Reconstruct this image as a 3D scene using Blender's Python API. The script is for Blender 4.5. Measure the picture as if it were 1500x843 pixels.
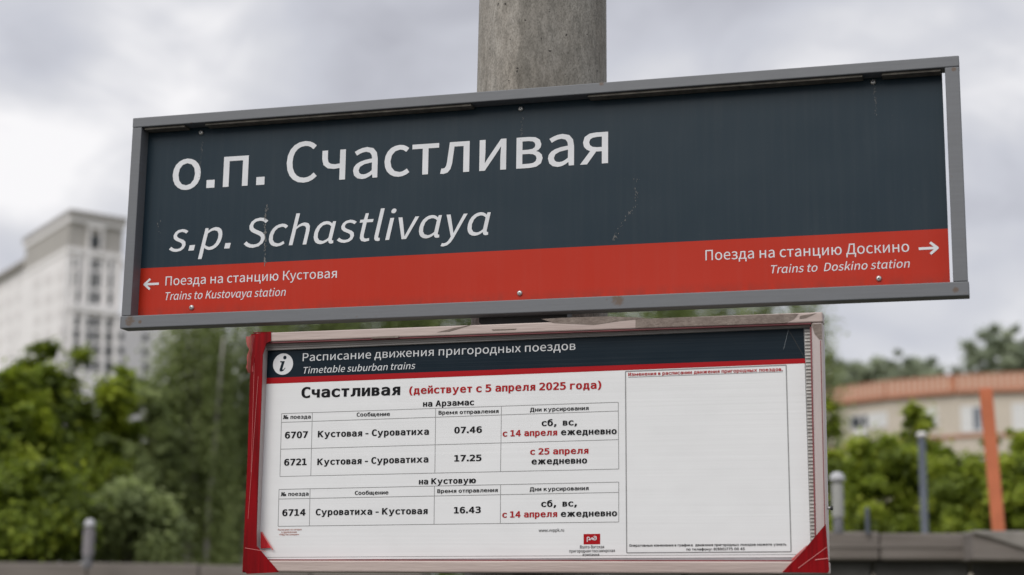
import bpy, bmesh, math, random
import numpy as np
from mathutils import Vector, Matrix
from mathutils.geometry import delaunay_2d_cdt

for _o in list(bpy.data.objects):
    bpy.data.objects.remove(_o)
SC = bpy.context.scene
COL = SC.collection

# ------------------------------------------------------------------ camera
FPX, YAW, PITCH, ROLL, CX, CY, CZ = [2485.54793, 0.27867, 0.20056, 0.0137, 2.44666, -4.3889, 1.5]      # fitted to the two boards (focal length for a 1500 px wide frame)
CAM = Vector((CX, CY, CZ))
FW = Vector((-math.sin(YAW) * math.cos(PITCH), math.cos(YAW) * math.cos(PITCH), math.sin(PITCH)))
R0 = Vector((math.cos(YAW), math.sin(YAW), 0))
U0 = R0.cross(FW)
RT = R0 * math.cos(ROLL) + U0 * math.sin(ROLL)
UP = U0 * math.cos(ROLL) - R0 * math.sin(ROLL)
cd = bpy.data.cameras.new('camera')
cam = bpy.data.objects.new('camera', cd)
COL.objects.link(cam)
cam.matrix_world = Matrix(((RT.x, UP.x, -FW.x, CX), (RT.y, UP.y, -FW.y, CY), (RT.z, UP.z, -FW.z, CZ), (0, 0, 0, 1)))
cd.sensor_width = 36
cd.lens = FPX * 36 / 1500
cd.clip_end = 6000
cd.dof.use_dof = True
cd.dof.focus_distance = 4.75
cd.dof.aperture_fstop = 2.2
SC.camera = cam

# ------------------------------------------------------------------ world: overcast sky over a Nishita base
SUN_EL, SUN_AZ = math.radians(40), math.radians(196)      # azimuth clockwise from +Y
world = bpy.data.worlds.new('World')
SC.world = world
world.use_nodes = True
nt = world.node_tree
nt.nodes.clear()
def N(tree, typ, **kw):
    n = tree.nodes.new(typ)
    for k, v in kw.items():
        if k == 'inp':
            for a, b in v.items():
                n.inputs[a].default_value = b
        else:
            setattr(n, k, v)
    return n
L = nt.links.new
CLOUDS = ((110, 215, 0.12, 0.09), (330, 40, 0.08, 0.02), (60, 25, 0.055, -0.15), (1090, 60, 0.06, -0.06), (600, 60, 0.10, -0.03), (1350, 520, 0.10, 0.02), (60, 420, 0.06, -0.05), (1440, 300, .12, -.03))
out = N(nt, 'ShaderNodeOutputWorld')
bg = N(nt, 'ShaderNodeBackground', inp={'Strength': 0.1})
sky = N(nt, 'ShaderNodeTexSky', sky_type='NISHITA', sun_disc=False, sun_elevation=SUN_EL, sun_rotation=SUN_AZ)
tc = N(nt, 'ShaderNodeTexCoord')
mp = N(nt, 'ShaderNodeMapping', inp={'Scale': (1, 1, 1.9), 'Location': (0.35, 0.2, 0.12)})
n1 = N(nt, 'ShaderNodeTexNoise', inp={'Scale': 3.4, 'Detail': 6.0, 'Roughness': 0.5, 'Distortion': 0.5})
n2 = N(nt, 'ShaderNodeTexNoise', inp={'Scale': 9.0, 'Detail': 5.0, 'Roughness': 0.5, 'Distortion': 0.6})
L(tc.outputs['Generated'], mp.inputs['Vector'])
L(mp.outputs['Vector'], n1.inputs['Vector'])
L(mp.outputs['Vector'], n2.inputs['Vector'])
mixn = N(nt, 'ShaderNodeMath', operation='MULTIPLY_ADD', inp={1: 0.35})
L(n2.outputs['Fac'], mixn.inputs[0])
mu = N(nt, 'ShaderNodeMath', operation='MULTIPLY', inp={1: 0.65})
L(n1.outputs['Fac'], mu.inputs[0])
L(mu.outputs[0], mixn.inputs[2])
# brighter and darker cloud masses, each a soft patch of the overcast
acc = mixn.outputs[0]
wv = N(nt, 'ShaderNodeTexNoise', inp={'Scale': 7.0, 'Detail': 5.0, 'Roughness': 0.55}); L(tc.outputs['Generated'], wv.inputs['Vector'])
for (px, py, rad, amt) in CLOUDS:
    v = FW + RT * ((px - 750) / FPX) - UP * ((py - 421.5) / FPX); v.normalize()
    dst = N(nt, 'ShaderNodeVectorMath', operation='DISTANCE', inp={1: tuple(v)})
    L(tc.outputs['Generated'], dst.inputs[0])
    ww = N(nt, 'ShaderNodeMath', operation='MULTIPLY_ADD', inp={1: 0.9 * rad, 2: -0.45 * rad}); L(wv.outputs['Fac'], ww.inputs[0])
    wd = N(nt, 'ShaderNodeMath', operation='ADD'); L(dst.outputs['Value'], wd.inputs[0]); L(ww.outputs[0], wd.inputs[1])
    mr = N(nt, 'ShaderNodeMapRange', interpolation_type='SMOOTHSTEP', inp={'From Min': 0.1 * rad, 'From Max': rad, 'To Min': amt, 'To Max': 0.0})
    L(wd.outputs[0], mr.inputs['Value'])
    ad = N(nt, 'ShaderNodeMath', operation='ADD'); L(acc, ad.inputs[0]); L(mr.outputs[0], ad.inputs[1]); acc = ad.outputs[0]
cr = N(nt, 'ShaderNodeValToRGB')
e = cr.color_ramp.elements
e[0].position = 0.34; e[0].color = (0.37, 0.375, 0.42, 1)
e[1].position = 0.66; e[1].color = (0.80, 0.79, 0.80, 1)
e2 = cr.color_ramp.elements.new(0.49); e2.color = (0.495, 0.505, 0.555, 1)
e2 = cr.color_ramp.elements.new(0.56); e2.color = (0.575, 0.58, 0.615, 1)
L(ad.outputs[0], cr.inputs['Fac'])
sc10 = N(nt, 'ShaderNodeVectorMath', operation='SCALE', inp={'Scale': 10.0})
L(cr.outputs['Color'], sc10.inputs[0])
mx = N(nt, 'ShaderNodeMix', data_type='RGBA', inp={'Factor': 0.97})
L(sky.outputs['Color'], mx.inputs['A'])
# added overhead brightening of the overcast, above the view, to light the scene
sz = N(nt, 'ShaderNodeSeparateXYZ'); L(tc.outputs['Generated'], sz.inputs[0])
zr0 = N(nt, 'ShaderNodeMapRange', interpolation_type='SMOOTHSTEP', inp={'From Min': 0.3, 'From Max': 1.0, 'To Min': 1.0, 'To Max': 1.7}); L(sz.outputs['Z'], zr0.inputs['Value'])
sz2 = N(nt, 'ShaderNodeVectorMath', operation='SCALE'); L(sc10.outputs['Vector'], sz2.inputs[0]); L(zr0.outputs[0], sz2.inputs['Scale'])
L(sz2.outputs['Vector'], mx.inputs['B'])
L(mx.outputs['Result'], bg.inputs['Color'])
L(bg.outputs[0], out.inputs['Surface'])

sd = bpy.data.lights.new('sun', 'SUN')
sd.energy = 1.5
sd.angle = math.radians(40)
sd.color = (1.0, 0.96, 0.9)
sun = bpy.data.objects.new('sun', sd)
COL.objects.link(sun)
sv = Vector((math.sin(SUN_AZ) * math.cos(SUN_EL), math.cos(SUN_AZ) * math.cos(SUN_EL), math.sin(SUN_EL)))
sun.rotation_euler = (-sv).to_track_quat('-Z', 'Y').to_euler()
SC.view_settings.view_transform = 'Standard'
SC.view_settings.look = 'None'
SC.view_settings.exposure = 0.28
SC.view_settings.gamma = 1.0
SC.cycles.max_bounces = 6
SC.cycles.transparent_max_bounces = 8

# ------------------------------------------------------------------ helpers
random.seed(7)
RNG = np.random.default_rng(7)

def ray(px, py):
    return FW + RT * ((px - 750) / FPX) - UP * ((py - 421.5) / FPX)
def at(px, py, d):                     # point seen at (px, py) of the photograph, d metres deep
    return CAM + ray(px, py) * d
def at_z(px, py, z):                   # ... on the horizontal plane z
    r = ray(px, py)
    return CAM + r * ((z - CZ) / r.z)
def at_wall(px, py, a, b):             # ... on the vertical plane through a and b -> (metres along a-b, z)
    r = ray(px, py)
    n = Vector((-(b.y - a.y), b.x - a.x, 0))
    P = CAM + r * ((a - CAM).dot(n) / r.dot(n))
    ab = Vector((b.x - a.x, b.y - a.y, 0)).normalized()
    return (P - a).dot(ab), P.z

def tag(o, label=None, cat=None, group=None, kind=None):
    if label: o['label'] = label
    if cat: o['category'] = cat
    if group: o['group'] = group
    if kind: o['kind'] = kind
    return o
def empty(name, loc, label, cat, group=None):
    o = bpy.data.objects.new(name, None)
    o.empty_display_size = 0.1
    o.location = loc
    COL.objects.link(o)
    return tag(o, label, cat, group)
def mesh(name, V, F, mat, parent=None, smooth=False, label=None):
    """V in world coordinates; the object's origin goes to its own centre."""
    me = bpy.data.meshes.new(name)
    V = [Vector(v) for v in V]
    lo = Vector((min(v.x for v in V), min(v.y for v in V), min(v.z for v in V)))
    hi = Vector((max(v.x for v in V), max(v.y for v in V), max(v.z for v in V)))
    c = (lo + hi) / 2
    c.z = lo.z
    me.from_pydata([v - c for v in V], [], F)
    me.update()
    if smooth:
        me.shade_smooth()
    me.materials.append(mat)
    return link(name, me, c, parent, label)
def link(name, me, loc, parent=None, label=None, rot=None):
    o = bpy.data.objects.new(name, me)
    COL.objects.link(o)
    if parent:
        o.parent = parent
        base = parent.location.copy()
        pp = parent.parent
        while pp:
            base += pp.location
            pp = pp.parent
        o.location = Vector(loc) - base
    else:
        o.location = loc
    if rot: o.rotation_euler = rot
    if label: o['label'] = label
    return o
class MB:
    def __init__(self): self.V = []; self.F = []
    def add(self, V, F):
        n = len(self.V); self.V += [tuple(v) for v in V]; self.F += [tuple(i + n for i in f) for f in F]
    def box(self, x0, x1, y0, y1, z0, z1):
        self.add([(x0,y0,z0),(x1,y0,z0),(x1,y1,z0),(x0,y1,z0),(x0,y0,z1),(x1,y0,z1),(x1,y1,z1),(x0,y1,z1)],
                 [(0,3,2,1),(4,5,6,7),(0,1,5,4),(1,2,6,5),(2,3,7,6),(3,0,4,7)])
    def obox(self, P, ax, ay, az):     # box from corner P along three edge vectors
        P, ax, ay, az = map(Vector, (P, ax, ay, az))
        self.add([P, P+ax, P+ax+ay, P+ay, P+az, P+ax+az, P+ax+ay+az, P+ay+az],
                 [(0,3,2,1),(4,5,6,7),(0,1,5,4),(1,2,6,5),(2,3,7,6),(3,0,4,7)])
    def prism(self, pts, y0, y1, hor=False):   # polygon in x-z extruded along y
        n = len(pts)
        V = [(p[0], y0, p[1]) for p in pts] + [(p[0], y1, p[1]) for p in pts]
        F = [tuple(range(n)), tuple(range(2*n-1, n-1, -1))] + [(i, i+n, (i+1) % n + n, (i+1) % n) for i in range(n)]
        self.add(V, F)
    def tube(self, pts, rad, seg=8, cap=True):
        rings = []
        n0 = len(self.V)
        for i, p in enumerate(pts):
            a = Vector(pts[max(i-1, 0)]); b = Vector(pts[min(i+1, len(pts)-1)])
            t = (b - a).normalized()
            u = t.orthogonal().normalized() if abs(t.z) < 0.9 else Vector((1, 0, 0))
            u = (u - t * u.dot(t)).normalized(); w = t.cross(u)
            r = rad[i] if isinstance(rad, (list, tuple)) else rad
            for k in range(seg):
                an = 2 * math.pi * k / seg
                self.V.append(tuple(Vector(p) + u * r * math.cos(an) + w * r * math.sin(an)))
        for i in range(len(pts) - 1):
            for k in range(seg):
                a = n0 + i * seg + k; b = n0 + i * seg + (k + 1) % seg
                self.F.append((a, b, b + seg, a + seg))
        if cap:
            self.F.append(tuple(n0 + k for k in range(seg))[::-1])
            self.F.append(tuple(n0 + (len(pts)-1) * seg + k for k in range(seg)))
    def lathe(self, c, prof, seg=24, axis='z'):
        """prof: list of (radius, height)."""
        n0 = len(self.V)
        for r, h in prof:
            for k in range(seg):
                an = 2 * math.pi * k / seg
                if axis == 'z': self.V.append((c[0] + r*math.cos(an), c[1] + r*math.sin(an), c[2] + h))
                else: self.V.append((c[0] + r*math.cos(an), c[1] - h, c[2] + r*math.sin(an)))
        for i in range(len(prof) - 1):
            for k in range(seg):
                a = n0 + i*seg + k; b = n0 + i*seg + (k+1) % seg
                self.F.append((a, b, b + seg, a + seg))
        self.F.append(tuple(n0 + k for k in range(seg))[::-1])
        self.F.append(tuple(n0 + (len(prof)-1)*seg + k for k in range(seg)))
    def build(self, name, mat, parent=None, smooth=False, label=None, bevel=0, seg=2):
        o = mesh(name, self.V, self.F, mat, parent, smooth, label)
        if bevel:
            m = o.modifiers.new('bevel', 'BEVEL'); m.width = bevel; m.segments = seg; m.limit_method = 'ANGLE'
        return o

# ------------------------------------------------------------------ materials
def new_mat(name):
    m = bpy.data.materials.new(name); m.use_nodes = True
    t = m.node_tree
    return m, t, t.nodes['Principled BSDF']
def plain(name, col, rough=0.7, var=0.12, scale=6.0, bump=0.0, bscale=60.0, metal=0.0, stretch=(1,1,1), col2=None, spec=0.5, detail=5.0):
    m, t, b = new_mat(name)
    l = t.links.new
    tc = N(t, 'ShaderNodeTexCoord')
    mp = N(t, 'ShaderNodeMapping', inp={'Scale': stretch})
    l(tc.outputs['Object'], mp.inputs['Vector'])
    no = N(t, 'ShaderNodeTexNoise', inp={'Scale': scale, 'Detail': detail, 'Roughness': 0.6})
    l(mp.outputs[0], no.inputs['Vector'])
    mx = N(t, 'ShaderNodeMix', data_type='RGBA')
    c2 = col2 if col2 else tuple(c * (1 - 2 * var) for c in col)
    c1 = col if col2 else tuple(min(1, c * (1 + var)) for c in col)
    mx.inputs['A'].default_value = (*c1, 1); mx.inputs['B'].default_value = (*c2, 1)
    mr = N(t, 'ShaderNodeMapRange', inp={'From Min': 0.3, 'From Max': 0.7})
    l(no.outputs['Fac'], mr.inputs['Value']); l(mr.outputs[0], mx.inputs['Factor'])
    l(mx.outputs['Result'], b.inputs['Base Color'])
    b.inputs['Roughness'].default_value = rough
    b.inputs['Metallic'].default_value = metal
    b.inputs['Specular IOR Level'].default_value = spec
    if bump:
        nb = N(t, 'ShaderNodeTexNoise', inp={'Scale': bscale, 'Detail': 4.0})
        l(mp.outputs[0], nb.inputs['Vector'])
        bp = N(t, 'ShaderNodeBump', inp={'Strength': bump, 'Distance': 0.01})
        l(nb.outputs['Fac'], bp.inputs['Height']); l(bp.outputs[0], b.inputs['Normal'])
    return m

M = {}
Z0 = 2.35622
PS, PT = 0.045, 0.022
TEXTS = [
    ['S', 'о.п.', 0.1196, 2.7787, 0.4184, 2.7777, 0.12404, 0, 'w', 0, 4],
    ['S', 'Счастливая', 0.4867, 2.7783, 1.4501, 2.7776, 0.1216, 0, 'w', 0, 4],
    ['S', 's.p.', 0.1209, 2.5901, 0.3108, 2.5911, 0.08754, 0, 'w', 0.2, 0],
    ['S', 'Schɑstlivɑyɑ', 0.3613, 2.5905, 1.1043, 2.592, 0.08641, 0, 'w', 0.2, 0],
    ['S', 'Поезда на станцию Кустовая', 0.1154, 2.4884, 0.6562, 2.4882, 0.02702, 0, 'w', 0, 0],
    ['S', 'Trɑins to Kustovɑyɑ stɑtion', 0.1171, 2.4447, 0.4982, 2.4419, 0.02321, 0, 'w', 0.2, 0],
    ['S', 'Поезда на станцию Доскино', 1.7192, 2.4889, 2.2545, 2.4872, 0.02826, 0, 'w', 0, 0],
    ['S', 'Trɑins to  Doskino stɑtion', 1.8944, 2.4451, 2.2526, 2.4449, 0.02191, 0, 'w', 0.2, 0],
    ['S', 'Расписание движения пригородных поездов', 0.5707, 2.2453, 1.3661, 2.2528, 0.02276, 1, 'w', 0, 1],
    ['S', 'Timetɑble suburbɑn trɑins', 0.5743, 2.2098, 0.9068, 2.2138, 0.01838, 1, 'w', 0.2, 1],
    ['V', 'Счастливая', 0.5707, 2.1404, 0.8661, 2.1418, 0.03073, 1, 'k', 0, 90],
    ['V', '(действует с 5 апреля 2025 года)', 0.8925, 2.1433, 1.438, 2.145, 0.02081, 1, 'r', 0, 80],
    ['V', 'на Арзамас', 0.9339, 2.1073, 1.081, 2.1086, 0.01633, 1, 'k', 0, 80],
    ['V', '№ поезда', 0.5177, 2.0819, 0.6018, 2.0817, 0.01086, 1, 'k', 0, 55],
    ['V', 'Сообщение', 0.7393, 2.0843, 0.8376, 2.0842, 0.01073, 1, 'k', 0, 55],
    ['V', 'Время отправления', 0.9795, 2.0845, 1.1516, 2.0855, 0.01058, 1, 'k', 0, 55],
    ['V', 'Дни курсирования', 1.2404, 2.0867, 1.4033, 2.0879, 0.0108, 1, 'k', 0, 55],
    ['V', '6707', 0.5255, 2.0267, 0.5951, 2.0274, 0.01872, 1, 'k', 0, 80],
    ['V', 'Кустовая - Суроватиха', 0.6251, 2.0282, 0.9529, 2.0298, 0.01804, 1, 'k', 0, 80],
    ['V', '07.46', 1.0261, 2.0319, 1.1051, 2.0323, 0.01764, 1, 'k', 0, 80],
    ['V', 'сб,  вс,', 1.2732, 2.0469, 1.3713, 2.0475, 0.01741, 1, 'k', 0, 80],
    ['V', 'с 14 апреля', 1.1642, 2.0206, 1.3167, 2.021, 0.01711, 1, 'r', 0, 80],
    ['V', 'ежедневно', 1.3273, 2.0215, 1.4805, 2.0216, 0.01695, 1, 'k', 0, 80],
    ['V', '6721', 0.5265, 1.9504, 0.5945, 1.9512, 0.0186, 1, 'k', 0, 80],
    ['V', 'Кустовая - Суроватиха', 0.6265, 1.9506, 0.9532, 1.9537, 0.01792, 1, 'k', 0, 80],
    ['V', '17.25', 1.0277, 1.9549, 1.1053, 1.9553, 0.01752, 1, 'k', 0, 80],
    ['V', 'с 25 апреля', 1.242, 1.9701, 1.4033, 1.9708, 0.01695, 1, 'r', 0, 80],
    ['V', 'ежедневно', 1.2463, 1.9439, 1.3998, 1.9449, 0.01691, 1, 'k', 0, 80],
    ['V', 'на Кустовую', 0.9275, 1.8935, 1.0906, 1.8955, 0.01603, 1, 'k', 0, 80],
    ['V', '№ поезда', 0.5203, 1.8653, 0.6039, 1.8662, 0.01066, 1, 'k', 0, 55],
    ['V', 'Сообщение', 0.7412, 1.8669, 0.8396, 1.8675, 0.01053, 1, 'k', 0, 55],
    ['V', 'Время отправления', 0.9809, 1.8696, 1.1526, 1.8712, 0.01038, 1, 'k', 0, 55],
    ['V', 'Дни курсирования', 1.242, 1.8722, 1.4043, 1.8738, 0.01059, 1, 'k', 0, 55],
    ['V', '6714', 0.527, 1.8097, 0.5969, 1.8109, 0.01837, 1, 'k', 0, 80],
    ['V', 'Суроватиха - Кустовая', 0.6272, 1.8113, 0.9545, 1.813, 0.01771, 1, 'k', 0, 80],
    ['V', '16.43', 1.0297, 1.8142, 1.1059, 1.8151, 0.0173, 1, 'k', 0, 80],
    ['V', 'сб,  вс,', 1.2741, 1.8301, 1.3719, 1.831, 0.01708, 1, 'k', 0, 80],
    ['V', 'с 14 апреля', 1.1663, 1.802, 1.3185, 1.8032, 0.01678, 1, 'r', 0, 80],
    ['V', 'ежедневно', 1.3285, 1.8035, 1.4817, 1.8045, 0.01662, 1, 'k', 0, 80],
    ['S', 'www.vvppk.ru', 1.2683, 1.7638, 1.3378, 1.7645, 0.00831, 1, 'k', 0, 4],
    ['S', 'Волго-Вятская', 1.3816, 1.72, 1.4467, 1.7206, 0.00822, 1, 'k', 0, 4],
    ['S', 'пригородная пассажирская', 1.3525, 1.7095, 1.4757, 1.7111, 0.00787, 1, 'k', 0, 4],
    ['S', 'компания', 1.3892, 1.7002, 1.4335, 1.7006, 0.00785, 1, 'k', 0, 4],
    ['V', 'Изменения в расписании движения пригородных поездов.', 1.5119, 2.1767, 1.9232, 2.1791, 0.00923, 1, 'r', 0, 60],
    ['V', 'Оперативные изменения в графике  движения пригородных поездов можете узнать', 1.5142, 1.7246, 1.9245, 1.7276, 0.00656, 1, 'k', 0, 40],
    ['V', 'по телефону: 8(800)775 00 45', 1.6657, 1.7147, 1.8176, 1.716, 0.00667, 1, 'k', 0, 40],
    ['V', 'Расписание на сегодня', 0.516, 1.7695, 0.5867, 1.7704, 0.00491, 1, 'o', 0, 20],
    ['V', 'в приложении', 0.527, 1.7631, 0.5725, 1.7635, 0.0049, 1, 'o', 0, 20],
    ['V', '«РЖД Пассажирам»', 0.5195, 1.7563, 0.5803, 1.7569, 0.0049, 1, 'o', 0, 20],
]
SHAPES = {'panel': [[0.0253, 2.9735], [2.3522, 2.97], [2.3545, 2.4029], [0.0273, 2.4052]], 'redline': [[0.0285, 2.5443], [2.3533, 2.5437]], 'arrowL': [[0.0469, 2.4949], [0.0941, 2.4949]], 'arrowLv': [[0.0697, 2.5118], [0.073, 2.4756]], 'arrowR': [[2.2787, 2.4942], [2.3264, 2.4937]], 'arrowRv': [[2.3039, 2.5121], [2.3043, 2.4757]], 'screws': [[0.2062, 2.9504], [1.197, 2.9525], [2.1753, 2.9554], [0.2046, 2.4188], [1.2009, 2.4202], [2.1749, 2.4189]], 'paper': [[0.4482, 2.2778], [1.9793, 2.2896], [1.9855, 1.6981], [0.4572, 1.6897]], 'navy': [[0.4482, 2.2778], [1.9793, 2.2896], [1.9812, 2.21], [0.4488, 2.2004]], 'red': [[0.4488, 2.2004], [1.9812, 2.21], [1.9827, 2.1973], [0.4488, 2.1833]], 'icircle': [[0.5108, 2.239], [0.5431, 2.2381]], 'lines': [[0.5126, 2.0975, 1.4845, 2.1069, 0.00165], [0.512, 2.0725, 1.4847, 2.0834, 0.00165], [0.5135, 1.9968, 1.4855, 2.0068, 0.00165], [0.5152, 1.9201, 1.486, 1.9286, 0.00165], [0.5126, 2.0975, 0.5152, 1.9201, 0.00165], [0.6059, 2.0984, 0.6082, 1.9209, 0.00165], [0.9707, 2.1019, 0.9726, 1.9239, 0.00165], [1.1594, 2.1038, 1.1595, 1.9261, 0.00165], [1.4845, 2.1069, 1.486, 1.9286, 0.00165], [0.5141, 1.8839, 1.486, 1.8941, 0.00165], [0.514, 1.8572, 1.486, 1.8669, 0.00165], [0.5157, 1.7814, 1.4861, 1.7893, 0.00165], [0.5141, 1.8839, 0.5157, 1.7814, 0.00165], [0.6076, 1.8849, 0.6095, 1.7822, 0.00165], [0.9724, 1.8888, 0.9735, 1.7851, 0.00165], [1.1602, 1.8908, 1.1612, 1.7865, 0.00165], [1.486, 1.8941, 1.4861, 1.7893, 0.00165], [1.5042, 2.1895, 1.9324, 2.1938, 0.00294], [1.9324, 2.1938, 1.936, 1.7117, 0.00294], [1.936, 1.7117, 1.5076, 1.7087, 0.00294], [1.5076, 1.7087, 1.5042, 2.1895, 0.00294], [1.5119, 2.1735, 1.9232, 2.1766, 0.00147], [0.459, 1.6957, 1.9845, 1.705, 0.0011]], 'logo': [[1.3911, 1.7579], [1.4361, 1.7585], [1.4362, 1.7311], [1.3912, 1.7306]], 'tape': [[0.4238, 2.3223], [0.4846, 2.3261], [0.4858, 2.3005], [0.4724, 2.295], [0.4624, 2.262], [0.4639, 2.1839], [0.465, 1.9144], [0.467, 1.7631], [0.4688, 1.7256], [0.5394, 1.654], [0.4437, 1.649], [0.433, 1.6583], [0.4308, 1.7444], [0.4308, 1.9148], [0.4261, 2.1849], [0.4282, 2.2729]], 'tapeBR': [[1.9168, 1.6589], [1.9764, 1.7196], [2.0281, 1.7794], [2.0341, 1.6635], [2.0296, 1.6576]], 'tapeBL': [[0.4668, 1.7669], [0.5017, 1.7218], [0.469, 1.72]], 'ragged': [[0.4111, 2.3095], [0.4277, 2.3168], [0.439, 2.3007], [0.4371, 2.2518], [0.4326, 2.2128], [0.4239, 2.2209], [0.4177, 2.2622]], 'ladder': [[1.9823, 2.2842], [1.9973, 2.2846], [2.0006, 1.716], [1.986, 1.716]], 'rustpts': [[0.0297, 2.3785], [2.3854, 2.96], [2.3686, 2.3718], [1.4877, 2.3807], [1.4426, 2.9957], [0.0632, 2.3733]], 'drips': [[0.2118, 2.9288], [0.2094, 2.8088], [0.429, 2.717], [0.4253, 2.6556], [0.4295, 2.6104], [0.4307, 2.5371], [1.5332, 2.7515], [1.5293, 2.6548], [1.4777, 2.5805], [1.4663, 2.5581], [0.0682, 2.7374], [0.0928, 2.6274]], 'wire': [[1.9402, 2.2882], [1.9268, 2.2361], [1.9402, 2.2882], [1.9812, 2.2109]], 'hinge': [[2.0374, 1.8214]], 'topbar': [[0.4818, 2.3234], [2.0318, 2.3243], [2.0303, 2.2974], [0.4849, 2.2999]], 'filmbrown': [[[1.278, 2.335], [1.3145, 2.3226], [1.4245, 2.3139], [1.4957, 2.3215], [1.5738, 2.327], [1.462, 2.3353], [1.3296, 2.3361]], [[1.5385, 2.3255], [1.9712, 2.3233], [1.9586, 2.309], [1.9354, 2.3004], [1.5922, 2.3014], [1.5385, 2.3014]], [[1.0158, 2.3096], [1.0784, 2.3255], [1.098, 2.3277], [1.0431, 2.322], [0.9802, 2.309]], [[1.9746, 2.3174], [2.0169, 2.323], [1.9903, 2.311], [1.9727, 2.3093]], [[0.786, 2.3026], [0.8707, 2.3032], [0.8668, 2.2976], [0.7902, 2.2977]], [[1.1373, 2.3114], [1.2091, 2.3113], [1.2052, 2.3079], [1.1413, 2.3081]]], 'filmside': [[[2.0032, 2.2956], [2.0294, 2.2955], [2.0294, 2.2543], [2.0224, 2.2536], [2.0105, 2.2693]]]}
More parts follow.
